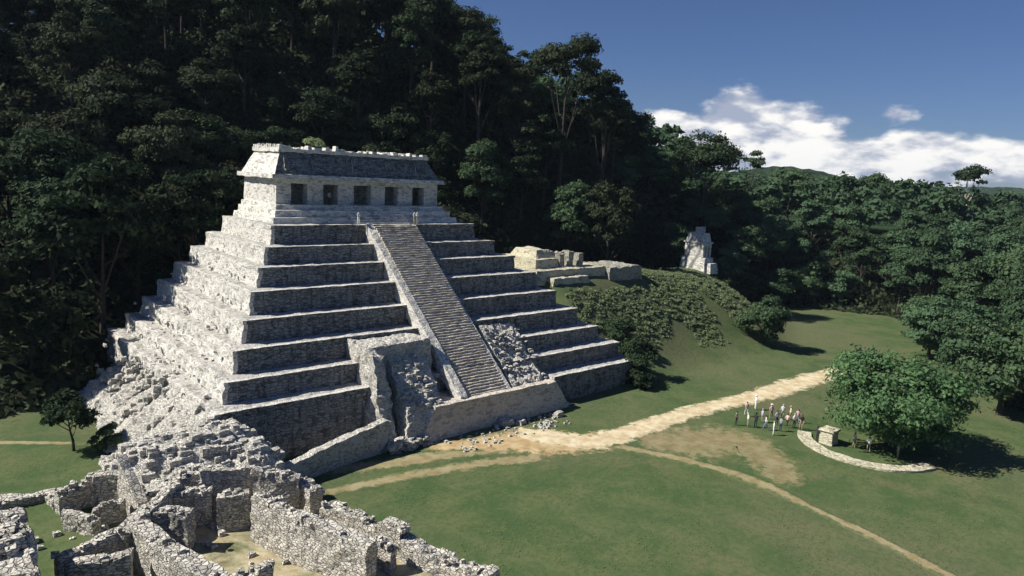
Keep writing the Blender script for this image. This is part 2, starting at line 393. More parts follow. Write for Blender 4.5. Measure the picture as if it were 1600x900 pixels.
# far hills
def ridge(name, label, pts, depth, back, mt):
    """pts: (px, py) of the skyline at that depth"""
    top = [atd(px, py, depth) for px, py in pts]
    xs = np.linspace(0, len(top)-1, 170); P = np.array(top)
    vs = []; rows = 30
    away = np.array([_fw[0], _fw[1], 0]); away /= np.linalg.norm(away)
    for x in xs:
        i = int(min(x, len(top)-1.001)); t = x-i; t = t*t*(3-2*t); p = P[i]*(1-t)+P[i+1]*t
        for r_ in range(rows):
            s_ = r_/(rows-1)*2-1
            q = p+away*back*s_; hz = (p[2]+12)*(1-abs(s_)**1.4)-12
            n = mnoise.fractal(Vector((q[0]*.012, q[1]*.012, 3)), 1.0, 2.0, 5)
            n2 = mnoise.noise(Vector((q[0]*.09, q[1]*.09, 3)))
            vs.append((q[0]+n*15, q[1], hz+n*back*.07*(1-.6*(1-abs(s_)))+n2*depth*.0022))
    fs = [(i*rows+j, i*rows+j+1, (i+1)*rows+j+1, (i+1)*rows+j) for i in range(len(xs)-1) for j in range(rows-1)]
    o = mesh_obj(name, vs, fs, mt, smooth=True); return tag(o, label, kind='structure')
fm, t_ = mat('distant_forest_canopy'); b_ = NB(t_); g_ = b_.n('ShaderNodeNewGeometry').outputs['Position']
vor = b_.n('ShaderNodeTexVoronoi', {'Vector': g_, 'Scale': .075}).outputs['Distance']
c_ = b_.mix(b_.ramp(b_.noise(g_, .02, 6, .75), .35, .65), (.022, .045, .018), (.050, .078, .030))
bp_ = b_.n('ShaderNodeBump', {'Strength': 1.0, 'Distance': 9.0, 'Height': b_.math('ADD', b_.math('MULTIPLY', vor, -1), b_.noise(g_, .15, 5, .7))}).outputs[0]
b_.out(b_.n('ShaderNodeBsdfPrincipled', {'Base Color': c_, 'Roughness': 1, 'Normal': bp_, 'Specular IOR Level': 0}).outputs[0])
M['far'] = fm
ridge('hills', 'forested ridge far behind the valley', [(700, 330), (1000, 290), (1120, 268), (1190, 258), (1240, 262), (1300, 272), (1390, 283), (1480, 300), (1560, 312), (1640, 318), (1800, 330), (2300, 345)], 900, 260, fm)
ridge('hills', 'lowest far ridge on the horizon at right', [(900, 300), (1250, 300), (1420, 296), (1520, 292), (1570, 294), (1640, 300), (1800, 318), (2300, 340)], 1500, 300, fm)

# ------------------------------------------------------------------ paths
def ribbon(name, label, pix, z, mt, world=False, rows=13):
    """pix: (px, py, half width m)"""
    P = [np.array((*(at(px, py, 0)[:2] if not world else (px, py)), hw)) for px, py, hw in pix]
    C_ = []
    for i in range(len(P)-1):
        p0, p1, p2, p3 = P[max(i-1, 0)], P[i], P[i+1], P[min(i+2, len(P)-1)]
        n = max(4, int(np.linalg.norm((p2-p1)[:2])/.6))
        for q in range(n):
            t = q/n; C_.append(.5*((2*p1)+(-p0+p2)*t+(2*p0-5*p1+4*p2-p3)*t*t+(-p0+3*p1-3*p2+p3)*t**3))
    C_.append(P[-1]); C_ = np.array(C_); vs = []; ed = []
    for i in range(len(C_)):
        d = C_[min(i+1, len(C_)-1), :2]-C_[max(i-1, 0), :2]; d /= np.linalg.norm(d); n = np.array((-d[1], d[0]))
        end = min(i, len(C_)-1-i)/4
        for j in range(rows):
            s_ = j/(rows-1)*2-1
            wob = 1+.25*mnoise.noise(Vector((C_[i, 0]*.35, C_[i, 1]*.35, 3+np.sign(s_))))
            q = C_[i, :2]+n*s_*C_[i, 2]*wob*1.3
            vs.append((q[0], q[1])); ed.append(max(abs(s_), 1-min(1, end)))
    vs = np.array(vs); zz = height(vs[:, 0], vs[:, 1])
    rx = np.array([mnoise.noise(Vector((x*.09, y*.09, 0)))*.25+mnoise.noise(Vector((x*.4, y*.4, 5)))*.06 for x, y in vs])
    eda = np.array(ed); zz = zz+rx*np.clip(zz/3, .12, 1)-.03+z*(1-eda**6)-.10*eda**6
    vs = np.column_stack([vs, zz])
    fs = [(i*rows+j, i*rows+j+1, (i+1)*rows+j+1, (i+1)*rows+j) for i in range(len(C_)-1) for j in range(rows-1)]
    fs = [f[::-1] for f in fs]
    o = mesh_obj(name, vs, fs, mt, smooth=True)
    a_ = o.data.attributes.new('edge', 'FLOAT', 'POINT'); a_.data.foreach_set('value', ed)
    return tag(o, label, kind='structure')
pm1 = path_mat('trodden_limestone_path', (1.05, 1.02, .95), 1.0, .62)
pm2 = path_mat('worn_dirt', (.62, .56, .46), .6, .36)
pm3 = path_mat('thin_track', (.74, .68, .56), .62, .40)
ribbon('path', 'brown worn grass between the paths', [(990, 690, 3), (1080, 690, 6.5), (1160, 690, 5), (1215, 735, 3.0), (1240, 765, 1.0)], .018, pm2)
ribbon('path', 'faint brown track below the stairs', [(470, 738, .9), (560, 730, 1.3), (660, 716, 1.5), (760, 702, 1.8), (860, 700, 2)], .03, pm3)
ribbon('path', 'faint second track curving left from the dusty patch', [(500, 772, .7), (570, 757, .9), (660, 739, 1.0), (770, 722, 1.2), (860, 712, 1.5)], .036, pm3)
ribbon('path', 'worn dirt patch in front of the low platform', [(655, 698, 1.0), (740, 694, 2.0), (830, 690, 3.8), (920, 690, 2.8), (960, 680, 2.0)], .045, path_mat('dusty_patch', (.86, .74, .58), .95, .52))
ribbon('path', 'pale main footpath from the stairs to the round tree', [(800, 672, 1.2), (850, 682, 2.2), (930, 690, 2.2), (1000, 669, 1.7), (1090, 641, 1.7), (1180, 619, 1.8), (1240, 601, 2.1), (1300, 583, 2.0), (1350, 568, 1.5)], .055, pm1)
ribbon('path', 'thin pale track crossing the lawn to the lower right', [(945, 694, .8), (1000, 704, .9), (1060, 716, .9), (1130, 735, .9), (1200, 760, 1.0), (1270, 795, .5), (1330, 822, .7), (1400, 856, .6), (1480, 898, .7), (1560, 950, .6)], .062, pm3)
ribbon('path', 'pale strip across the left lawn', [(-60, 694, .5), (0, 692, .55), (60, 692, .5), (140, 694, .5)], .05, pm3)
# the round tree ring
ring_c = np.array((31.0, -48.6)); mb = MB(); SEG = 72
for q in range(SEG):
    a0, a1 = 2*math.pi*q/SEG, 2*math.pi*(q+1)/SEG
    if not R(108) < a0 < R(262): continue
    def P_(a, r): return (ring_c[0]+math.cos(a)*r, ring_c[1]+math.sin(a)*r)
    i0, i1, o1, o0 = P_(a0, 5.6), P_(a1, 5.6), P_(a1, 7.0), P_(a0, 7.0)
    mb.hexa([(*i0, -.1), (*o0, -.1), (*o1, -.1), (*i1, -.1), (*i0, .22), (*o0, .19), (*o1, .19), (*i1, .22)], res=.4, amp=.07)
mb.build('stone_ring', M['cream']); tag(bpy.data.objects['stone_ring'], 'low pale curved stone kerb on the near left side of the round tree', 'kerb')

# ------------------------------------------------------------------ pyramid
ZT = [19.7, 17.586, 15.739, 13.727, 11.444, 9.252, 7.103, 5.191, 3.2]
W0, SS, SF, DB = 14.336, 1.741, 2.466, 15.155
pyr = empty('stepped_pyramid', (0, -18, 0)); tag(pyr, 'great stepped limestone pyramid with a long stairway and a temple on its top', 'pyramid')
pyr_loc = np.array((0, -18, 0))
def child(mb, name, mt, parent=pyr, base=pyr_loc, **k):
    mb.v = [np.array(p)-base for p in mb.v]; return mb.build(name, mt, parent, **k)
for k in range(9):
    z1 = ZT[k]; z0 = ZT[k+1]-.15 if k < 7 else -.4
    hw = W0+SS*k; yf = -SF*k
    mb = MB()
    # body of the tier: left face is more broken than the front
    bt = .22; yb = DB+.8*k
    rough = .09; lo = .12; lx_ = 12.0 if k == 8 else -hw
    mb.hexa([(lx_-bt, yf-bt, z0), (hw+bt, yf-bt, z0), (hw+bt, yb, z0), (lx_-bt, yb, z0), (lx_, yf, z1), (hw, yf, z1), (hw, yb, z1), (lx_, yb, z1)], res=.42, amp=rough, ns=1.1, off=k*3.1, lo=lo)
    # low lip stones along the tread edge
    mb.hexa([(lx_-.10, yf-.12, z1-.30), (hw+.10, yf-.12, z1-.30), (hw+.10, yf+.45, z1-.30), (lx_-.10, yf+.45, z1-.30), (lx_-.10, yf-.12, z1+.05), (hw+.10, yf-.12, z1+.05), (hw+.10, yf+.45, z1+.04), (lx_-.10, yf+.45, z1+.04)], res=.4, amp=.05, off=k)
    for i_, p in enumerate(mb.v):          # the left face has lost most of its facing stones
        e_ = float(sstep(np.array(-hw+1.6-p[0]), 0, 1.4))
        if e_ > 0 and k < 8:
            g_ = mnoise.fractal(Vector((p[1]*.9, p[2]*1.4, k*7.0)), .7, 2.0, 4)
            g2_ = mnoise.noise(Vector((p[1]*.35, p[2]*.3, k*3.0)))
            p[0] += e_*(g_*(.09+.022*k)+g2_*(.05+.045*k)); p[2] -= e_*max(0, mnoise.noise(Vector((p[1]*1.1, k*5.0, 1))))*(.05+.055*k)*((p[2]-z0)/(z1-z0))
    # tumbled masonry on the left side, more of it low down
    rnd = random.Random(100+k)
    for q in range(int(k*5 if k < 8 else 0)):
        y = rnd.uniform(yf+.5, yb-.5); u = rnd.random()
        x = -hw-rnd.uniform(-.1, .9)*(.5+.12*k); z = z0+rnd.uniform(0, (z1-z0)*(.55 if k < 5 else .85))
        s_ = rnd.uniform(.10, .30)
        mb.box(x-s_*.8, x+s_*.6, y-s_, y+s_, z-s_*.4, z+s_*.5, res=.4, amp=.16, ns=1.6, off=q, ins=.05)
    t = child(mb, 'terrace', M['pyr']); t.data.materials.append(M['front_shade']); t.data.materials.append(M['tread'])
    for p_ in t.data.polygons:             # front faces get shade painted into the stone colour, left faces stay pale
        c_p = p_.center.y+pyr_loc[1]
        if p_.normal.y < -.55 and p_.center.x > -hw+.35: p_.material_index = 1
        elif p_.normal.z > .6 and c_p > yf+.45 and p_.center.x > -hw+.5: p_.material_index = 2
# crumbled lower left corner and side talus
mb = MB(); rnd = random.Random(5)
for q in range(330):
    y = rnd.triangular(-21, 14, 0); x0 = -W0-SS*8
    if y < -8: d = rnd.random()**1.5*4.5
    else: d = rnd.random()**1.4*4.0
    top = 5.0*(1-d/5.0)+mnoise.noise(Vector((y*.4, 3, 1)))*1.2
    z = rnd.uniform(max(-.1, top-1.0), top); s_ = rnd.uniform(.16, .46)
    x = x0+1.6-d+mnoise.noise(Vector((y*.3, 7, 1)))*1.0
    mb.box(x-s_, x+s_, y-s_*rnd.uniform(.7, 1.3), y+s_, z-s_*.6, z+s_*.6, res=.5, amp=.22, ns=1.5, off=q*.7, ins=.08)
X8 = -W0-SS*8+1.6
xs_ = np.arange(0, 7.3, .32); ys_ = np.arange(-21.5, 15.5, .32); base = len(mb.v)
for y in ys_:
    wd = (3.9+1.1*mnoise.noise(Vector((y*.22, 3, 1))))*float(sstep(np.array(15.5-y), 0, 5))+.3
    for x in xs_:
        tt = x/7.2; d_ = tt*wd*1.35
        z = 4.9*(1-tt)**1.0*float(sstep(np.array(15.6-y), 0, 3))*(.72+.28*float(sstep(np.array(-y), -6, 8)))+.45*mnoise.fractal(Vector((X8-d_, y*.8, 4)), .8, 2.1, 4)*min(1, 4*tt)
        z = (round(z*2.0)/2.0)*.4+z*.6-.25*(tt > .97)
        mb.v.append(np.array((X8-d_+.15*mnoise.noise(Vector((d_*2, y*2, z))), y, max(z, -.4))))
nxx = len(xs_)
for i in range(len(ys_)-1):
    for j in range(nxx-1):
        a0 = base+i*nxx+j; mb.f.append((a0, a0+nxx, a0+nxx+1, a0+1))
talus = child(mb, 'collapsed_side', M['rubble']); talus['label'] = 'broken masonry heaped along the foot of the left side'
# stairs
SX0, SX1 = -2.76, 4.40; sy0, sz0, sy1, sz1 = -1.2, 19.7, -20.38, 3.2
n = 69; mb = MB(); st = np.array
for q in range(n):
    y0 = sy0+(sy1-sy0)*q/n; y1 = sy0+(sy1-sy0)*(q+1)/n
    z1 = sz0+(sz1-sz0)*(q+.15)/n
    mb.box(SX0+.85, SX1-.35, y1, y0+.3, z1-1.3, z1, res=.6, amp=.085, ns=1.3, off=q)
child(mb, 'stairway', M['stair'])
for (x0, x1, up) in ((SX0, SX0+.95, .55), (SX1-.42, SX1, .16)):
    mb = MB(); g2 = (sz1-sz0)/(sy1-sy0)
    mb.hexa([(x0, sy1-.3, sz1-1.2), (x1, sy1-.3, sz1-1.2), (x1, sy0+.6, sz0-2.5), (x0, sy0+.6, sz0-2.5), (x0, sy1-.3, sz1+up-.2), (x1, sy1-.3, sz1+up-.2), (x1, sy0+.6, sz0+up*.5), (x0, sy0+.6, sz0+up*.5)], res=.42, amp=.09, ns=1.3)
    child(mb, 'balustrade', M['pyr'])
# low platform at the foot and the broken flanking masses
mb = MB()
mb.hexa([(-8.6, -21.9, -.4), (12.9, -21.9, -.4), (12.9, -16, -.4), (-11.9, -16, -.4), (-6.6, -21.2, 3.1), (11.0, -21.1, 3.15), (10.8, -16, 3.2), (-11.2, -16, 3.3)], res=.42, amp=.12, ns=.9, lo=.2)
mb.hexa([(-6.4, -21.3, 3.0), (9.4, -21.3, 3.0), (9.4, -20.3, 3.0), (-6.4, -20.3, 3.0), (-6.4, -21.25, 3.3), (9.4, -21.25, 3.3), (9.4, -20.3, 3.3), (-6.4, -20.3, 3.3)], res=.42, amp=.07)
child(mb, 'foot_platform', M['stair'])
mb = MB()
mb.hexa([(-12.0, -20.9, -.3), (-10.4, -20.9, -.3), (-9.9, -12, -.3), (-11.8, -12, -.3), (-11.6, -17.8, 8.6), (-10.5, -17.8, 8.3), (-10.2, -12, 8.9), (-11.5, -12, 9.1)], res=.36, amp=.28, ns=1.2, lo=.3, los=.5)
mb.hexa([(-11.2, -17.3, 3), (-3.4, -16.6, 3), (-3.4, -12, 3), (-11.2, -12, 3), (-11.0, -16.0, 8.9), (-3.5, -15.8, 9.0), (-3.5, -12, 9.0), (-11.0, -12, 8.9)], res=.36, amp=.18, lo=.2, top_erode=.3)
mb.hexa([(-9.9, -22.0, -.3), (-4.6, -21.4, -.3), (-3.6, -14, -.3), (-9.4, -14, -.3), (-9.3, -20.7, 3.5), (-5.2, -20.6, 3.2), (-4.0, -16.0, 7.3), (-9.0, -16.0, 8.0)], res=.3, amp=.2, ns=1.6, lo=.3, los=.5)
rnd = random.Random(13)
for q in range(90):
    u, v = rnd.random(), rnd.random(); x = -9.2+u*4.0; y = -20.6+v*4.4; z = 3.35+v*4.1; s_ = rnd.uniform(.12, .3)
    mb.box(x-s_, x+s_, y-s_, y+s_, z-s_*.5, z+s_*.5, res=.35, amp=.14, ns=1.8, off=q)
for q in range(120):
    x = rnd.uniform(-12.2, -7.5); y = -22.3+rnd.random()*1.2; z = rnd.uniform(-.1, .9); s_ = rnd.uniform(.12, .34)
    mb.box(x-s_, x+s_, y-s_, y+s_, z-s_*.5, z+s_*.5, res=.35, amp=.14, ns=1.8, off=q)
child(mb, 'left_buttress', M['rubble'])['label'] = 'broken stone mass left of the stair foot with a sunlit edge'
mb = MB()
mb.hexa([(4.9, -21.0, 1), (13.8, -21.4, -.4), (15.4, -13, -.4), (4.9, -13, 1), (5.2, -19.6, 3.4), (9.6, -19.9, 3.1), (11.2, -13, 8.3), (5.2, -13, 8.9)], res=.3, amp=.26, ns=1.5, lo=.6, los=.35)
rnd = random.Random(12)
for q in range(70):
    u, v = rnd.random(), rnd.random(); x = 5.4+u*5.6; y = -19.6+v*6; z = 3.4+v*5.2; s_ = rnd.uniform(.10, .26)
    mb.box(x-s_, x+s_, y-s_, y+s_, z-s_*.6, z+s_*.25, res=.4, amp=.15, ns=1.6, off=q)
child(mb, 'right_buttress', M['rubble'])['label'] = 'eroded rubble mass right of the stair foot'

# temple on top
temple = empty('temple', (0, 0, 0)); temple.parent = pyr; temple.location = (0, 18, 19.7); temple['label'] = 'roofed temple with five doorways on the top of the pyramid'
tb = np.array((0, 0, 19.7))
def tchild(mb, name, mt, **k): return child(mb, name, mt, temple, tb, **k)
mb = MB()
mb.box(-13.2, 13.2, 2.3, DB-.4, 19.6, 20.4, ins=.1, res=.45, amp=.06)
mb.box(-12.6, 12.6, 3.1, DB-.4, 20.35, 21.2, ins=.1, res=.45, amp=.06)
mb.box(-12.1, 12.1, 4.0, DB-.2, 21.15, 21.8, ins=.08, res=.45, amp=.06)
for s_ in range(7): mb.box(-3.4, 4.6, 1.0+s_*.42, 4.2, 19.6+s_*.3, 19.95+s_*.3, res=.7, amp=.04)
tchild(mb, 'plinth', M['temple'])
DOORS = [(-9.8, -7.7), (-5.6, -3.6), (-1.4, 1.1), (3.2, 5.2), (7.5, 9.4)]
edges = [-11.64]+[v for d in DOORS for v in d]+[11.64]
for i in range(0, 12, 2):
    mb = MB(); mb.box(edges[i], edges[i+1], 5.02, 6.35, 21.75, 24.35, res=.35, amp=.05, ns=1.4); tchild(mb, 'pier', M['pyr'])
mb = MB()
mb.box(-11.64, -10.5, 6.3, 15.05, 21.75, 24.35, res=.4, amp=.07); mb.box(10.5, 11.64, 6.3, 15.05, 21.75, 24.35, res=.4, amp=.07)
mb.box(-10.5, 10.5, 13.9, 15.05, 21.75, 24.35, res=.6, amp=.05)
mb.box(-10.5, 10.5, 9.0, 10.0, 21.75, 24.35, res=.6, amp=.05)
mb.box(-11.62, 11.62, 5.04, 15.03, 24.3, 24.9, res=.45, amp=.05)
tchild(mb, 'wall', M['temple'])
mb = MB(); mb.hexa([(-12.35, 4.3, 24.85), (12.35, 4.3, 24.85), (12.35, 15.7, 24.85), (-12.35, 15.7, 24.85), (-12.3, 4.45, 25.35), (12.3, 4.45, 25.35), (12.3, 15.6, 25.35), (-12.3, 15.6, 25.35)], res=.4, amp=.09, ns=1.2)
tchild(mb, 'cornice', M['temple'])
mb = MB(); mb.hexa([(-11.9, 4.8, 25.3), (11.9, 4.8, 25.3), (11.9, 15.3, 25.3), (-11.9, 15.3, 25.3), (-10.6, 6.3, 28.1), (10.3, 6.3, 28.1), (10.3, 13.9, 28.1), (-10.6, 13.9, 28.1)], res=.4, amp=.10, ns=1.1)
for (a0, a1) in ((-10.6, -7.9), (-7.0, -2.4), (-1.6, 2.6), (3.4, 7.2), (8.0, 10.2)):      # recessed stucco panels
    mb.hexa([(a0, 4.95, 25.75), (a1, 4.95, 25.75), (a1, 5.6, 25.75), (a0, 5.6, 25.75), (a0+.3, 5.85, 27.6), (a1-.3, 5.85, 27.6), (a1-.3, 6.5, 27.6), (a0+.3, 6.5, 27.6)], res=.4, amp=.12, ns=1.6)
o_r = tchild(mb, 'roof', M['temple']); o_r.data.materials.append(M['front_shade'])
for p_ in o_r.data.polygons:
    if p_.normal.y < -.5: p_.material_index = 1  # roof front: shade painted in with the darkened limestone colour
mb = MB(); mb.box(-10.9, 10.6, 6.0, 14.1, 28.0, 28.45, res=.4, amp=.1)
rnd = random.Random(3); x = -10.7
while x < 9.8:
    wd = rnd.uniform(.35, .9); hh = rnd.choice([.02, .05, .15, .25, .4, .6])*(1-.4*(x > 3))
    mb.box(x, x+wd, 6.15, 7.1, 28.4, 28.5+hh, ins=.06, res=.4, amp=.07, off=x); mb.box(x, x+wd, 13.0, 13.9, 28.4, 28.5+hh*.8, ins=.06, res=.4, amp=.07, off=x+3); x += wd+rnd.uniform(.0, 1.1)
for q in range(14):
    y = 6.2+q*.58; mb.box(-10.8, -10.1, y, y+.42, 28.4, 28.6+rnd.random()*.35, ins=.05, res=.4, amp=.07, off=q)
for q in range(90):
    xx, yy, s_ = rnd.uniform(-9.5, 9.5), rnd.uniform(7.3, 12.8), rnd.uniform(.12, .35); mb.box(xx-s_, xx+s_, yy-s_, yy+s_, 28.35, 28.5+s_, res=.5, amp=.1, off=q)
tchild(mb, 'roof_crest', M['temple'])

# low revetment wall left of the buttress
def thing_from(mb, name, mt, label, cat, group=None, origin=None, **k):
    if origin is None:
        v = np.array(mb.v); origin = (v[:, 0].mean(), v[:, 1].mean(), v[:, 2].min())
    o = mb.build(name, mt, origin=origin, **k); return tag(o, label, cat, group)
mb = MB(); pts = [(-11.9, -21.0, 3.1), (-15.2, -21.4, 2.7), (-18.6, -22.0, 2.3), (-21.4, -22.6, 1.9), (-23.6, -23.6, 1.9)]
for p, q in zip(pts, pts[1:]): mb.wall(p, q, -.3, -.3, p[2], q[2], .8, res=.36, amp=.12, ns=1.1)
thing_from(mb, 'retaining_wall', M['rubble'], 'low sloping stone wall running from the stair foot towards the ruins, topped with pale stones', 'wall')

# ------------------------------------------------------------------ palace ruins in the foreground
PLAT = [(-75, -18.6), (-42, -20.2), (-38.7, -21.2), (-36, -20.8), (-33.6, -19.0), (-28, -20.5), (-25.4, -25), (-25.2, -31), (-24.9, -36), (-23.1, -43.5), (-22.1, -47.5), (-17.5, -62), (-22, -110), (-90, -110)]
PZ = 3.0
def court_mat():
    mt, t = mat('court_grass_and_dust'); b = NB(t); g = b.n('ShaderNodeNewGeometry').outputs['Position']
    gc, gh = grass_color(b, g); dc = dirt_color(b, g)
    ds = b.mix(1.0, dc, (.86, .84, .80), 'MULTIPLY')
    n = b.noise(g, .35, 6, .65, .4); sp = b.n('ShaderNodeSeparateXYZ', {0: g})
    k = b.math('ADD', n, b.math('MULTIPLY', b.ramp(sp.outputs[0], -38.5, -35), .30))
    c = b.mix(b.ramp(k, .60, .85, 0, .85), gc, ds)
    bp = b.n('ShaderNodeBump', {'Strength': .5, 'Distance': .1, 'Height': b.math('ADD', gh, n)}).outputs[0]
    b.out(b.n('ShaderNodeBsdfPrincipled', {'Base Color': c, 'Roughness': 1.0, 'Normal': bp, 'Specular IOR Level': .05}).outputs[0]); return mt
M['court'] = court_mat()
xs = np.arange(-75, -14, .6); ys = np.arange(-95, -17, .6); PX, PY = np.meshgrid(xs, ys); ins = inpoly(PX, PY, PLAT)
vs = []; vi = {}; fs = []
def pv(i, j):
    if (i, j) not in vi:
        x, y = PX[i, j], PY[i, j]; d = float(distpoly(np.array([x]), np.array([y]), PLAT)[0])
        vi[(i, j)] = len(vs); vs.append((x, y, PZ+.18*mnoise.noise(Vector((x*.5, y*.5, 0)))+.08*mnoise.noise(Vector((x*2, y*2, 0)))))
    return vi[(i, j)]
for i in range(len(ys)-1):
    for j in range(len(xs)-1):
        if ins[i, j] and ins[i+1, j] and ins[i, j+1] and ins[i+1, j+1]: fs.append((pv(i, j), pv(i, j+1), pv(i+1, j+1), pv(i+1, j)))
tag(mesh_obj('courtyard_ground', vs, fs, M['court'], smooth=True), 'grass and pale dust of the raised ruined courtyard', kind='structure')
mb = MB()
for (p, q) in zip(PLAT[:12], PLAT[1:12]):
    p_, q_ = np.array(p), np.array(q); mb.wall(p_, q_, -.4, -.4, PZ+.12, PZ+.12, 1.1, res=.6, amp=.25, lo=.3)
thing_from(mb, 'platform_wall', M['ruin'], 'rough retaining wall round the edge of the ruined palace platform', 'wall')

RW = 0
def ruin_wall(pix, zb, th, label, name='ruined_wall', er=.5, mt='ruin', res=.26, amp=.11, cat='ruined wall', shift=0, loose=12):
    """pix: top points (px, py, z)"""
    global RW
    RW += 1; rnd = random.Random(RW*11); mb = MB(); P = [at(px, py, z) for px, py, z in pix]
    for p, q in zip(P, P[1:]):
        d = (q-p)[:2]; d = d/np.linalg.norm(d); sh = np.array((-d[1], d[0]))*shift; p2, q2 = p.copy(), q.copy(); p2[:2] += sh; q2[:2] += sh
        mb.wall(p2-np.array((*d*.12, 0)), q2+np.array((*d*.12, 0)), zb, zb, p[2], q[2], th, res=res, amp=amp, ns=1.3, top_erode=er, off=RW*2.7, lo=.10, los=.5)
    # loose cap stones and fallen stones
    for q in range(int(loose)):
        i = rnd.randrange(len(P)-1); t = rnd.random(); p = P[i]*(1-t)+P[i+1]*t; s_ = rnd.uniform(.10, .26)
        x, y = p[0]+rnd.uniform(-.5, .5)*th*.7, p[1]+rnd.uniform(-.5, .5)*th*.7; z = p[2]-er*.55*rnd.random()
        mb.box(x-s_, x+s_, y-s_, y+s_*.9, z-s_*.9, z+s_*.6, res=.3, amp=.12, ns=2.2, off=q*1.3, ins=.03)
    return thing_from(mb, name, M[mt], label, cat)
G_RW = None
ruin_wall([(404, 768, 6.2), (480, 805, 6.1), (578, 848, 5.9)], 2.8, .95, 'tall sunlit foreground wall with pitted pale face, right of the small pillar', er=.35, loose=26)
ruin_wall([(512, 782, 4.5), (560, 802, 4.4), (605, 826, 4.3), (660, 852, 4.2), (770, 893, 4.1)], 2.8, 1.25, 'low crumbling outer wall along the edge of the lawn', er=.5, loose=60)
ruin_wall([(468, 742, 5.3), (492, 762, 5.0)], 2.8, 1.0, 'short upright stump at the far end of the outer wall', er=.5)
ruin_wall([(604, 812, 4.9), (630, 824, 4.8)], 2.8, 1.0, 'small block standing up on the outer lawn wall', er=.2)
ruin_wall([(590, 838, 5.0), (612, 856, 4.6)], 2.8, .6, 'short stub between the tall sunlit wall and the outer wall', er=.4)
ruin_wall([(400, 732, 6.1), (466, 738, 5.9)], 2.8, .8, 'dark-faced wall behind the far end of the tall sunlit wall', er=.5)
ruin_wall([(318, 733, 6.0), (392, 728, 6.0)], 2.8, .8, 'dark-faced back wall of the central ruined room', er=.4)
ruin_wall([(343, 772, 5.4), (386, 767, 5.4)], 2.8, .85, 'square stone pillar with a sunlit left side and dark front', 'stone_pillar', er=.15, cat='pillar', loose=4)
ruin_wall([(266, 770, 5.5), (326, 763, 5.5)], 2.8, .7, 'wall of the central room with a sunlit top, left of the square pillar', er=.3)
ruin_wall([(246, 793, 5.6), (294, 799, 5.5)], 2.8, 1.0, 'thick wall end with a big dark face left of the central room', er=.3)
ruin_wall([(218, 815, 5.6), (260, 850, 5.5), (352, 905, 5.4)], 2.6, 1.1, 'sunlit wall running down to the bottom edge left of the tall wall', er=.4, loose=30)
ruin_wall([(292, 735, 6.0), (240, 782, 5.8), (187, 826, 5.5)], 2.8, .75, 'long diagonal wall with dark right side', er=.5, loose=26)
ruin_wall([(190, 823, 5.4), (140, 846, 5.3), (92, 866, 5.2)], 2.8, .7, 'cross wall with a pale top at lower left', er=.4, loose=16)
ruin_wall([(202, 862, 5.2), (112, 879, 5.0)], 2.8, .8, 'low wall with dark front at the bottom left', er=.4)
ruin_wall([(139, 741, 5.0), (190, 737, 5.2)], 2.8, .7, 'crumbling back wall with gaps beside the thin stone gable', er=.9)
ruin_wall([(92, 767, 4.6), (139, 744, 5.0)], 2.8, .7, 'broken low wall at the far left corner of the ruins', er=.9)
ruin_wall([(150, 790, 4.4), (192, 776, 4.6)], 2.8, .7, 'broken inner wall stub in front of the gapped back wall', er=.9)
ruin_wall([(105, 800, 4.2), (150, 808, 4.2)], 2.8, .6, 'stub of wall at the edge of the grassy court', er=.8)
ruin_wall([(-30, 795, 3.5), (0, 786, 3.5), (75, 770, 3.5)], 2.8, .45, 'low pale kerb wall bounding the small grass court', er=.1, loose=20)
ruin_wall([(77, 772, 3.5), (128, 815, 3.5)], 2.8, .45, 'low pale kerb wall on the right of the small grass court', er=.1, loose=14)
ruin_wall([(352, 905, 4.4), (420, 880, 4.6)], 2.6, .8, 'low wall over the dark hollow at the bottom edge', er=.4)
# thin gable: a tall triangular remnant
A = at(192, 712, 6.7); B = at(222, 784, 4.3); d = (B-A)[:2]; d /= np.linalg.norm(d); nn = np.array((-d[1], d[0]))*.3
mb = MB(); b0 = A[:2]-d*.2; b1 = B[:2]+d*.1
mb.hexa([(*(b0-nn), 2.8), (*(b1-nn), 2.8), (*(b1+nn), 2.8), (*(b0+nn), 2.8), (*(b0-nn), 6.7), (*(b1-nn), 4.3), (*(b1+nn), 4.3), (*(b0+nn), 6.7)], res=.28, amp=.1, ns=1.4)
thing_from(mb, 'stone_gable', M['ruin'], 'thin pointed gable remnant with a dark sloping side', 'ruined wall')
# big dark masonry mass in the lower left corner
mb = MB()
P0 = at(-60, 800, 7.2); P1 = at(30, 806, 7.2); P2 = at(72, 850, 7.0); P3 = at(120, 925, 6.6); P4 = at(-60, 880, 7.2)
mb.hexa([(P0[0]-3, P0[1]-6, 2.5), (P3[0], P3[1]-1, 2.5), (P1[0]+.7, P1[1]+.3, 2.5), (P0[0]-3, P0[1]+.4, 2.5), (P0[0]-3, P0[1]-5.5, 6.9), (P2[0]-.2, P2[1]-2.5, 6.6), (P1[0], P1[1], 7.2), (P0[0]-3, P0[1], 7.1)], res=.3, amp=.3, ns=.9, lo=.6, los=.4)
rnd = random.Random(9)
for q in range(60):
    u, v = rnd.random(), rnd.random(); p = P0*(1-u)+P1*u; x, y = p[0], p[1]-v*4.5; s_ = rnd.uniform(.15, .45)
    mb.box(x-s_, x+s_, y-s_, y+s_, 6.9, 7.1+s_*.9, res=.3, amp=.2, ns=1.5, off=q, ins=.05)
thing_from(mb, 'ruined_vault', M['ruin'], 'big broken vault mass with a pale top and dark side in the lower left corner', 'ruined wall')

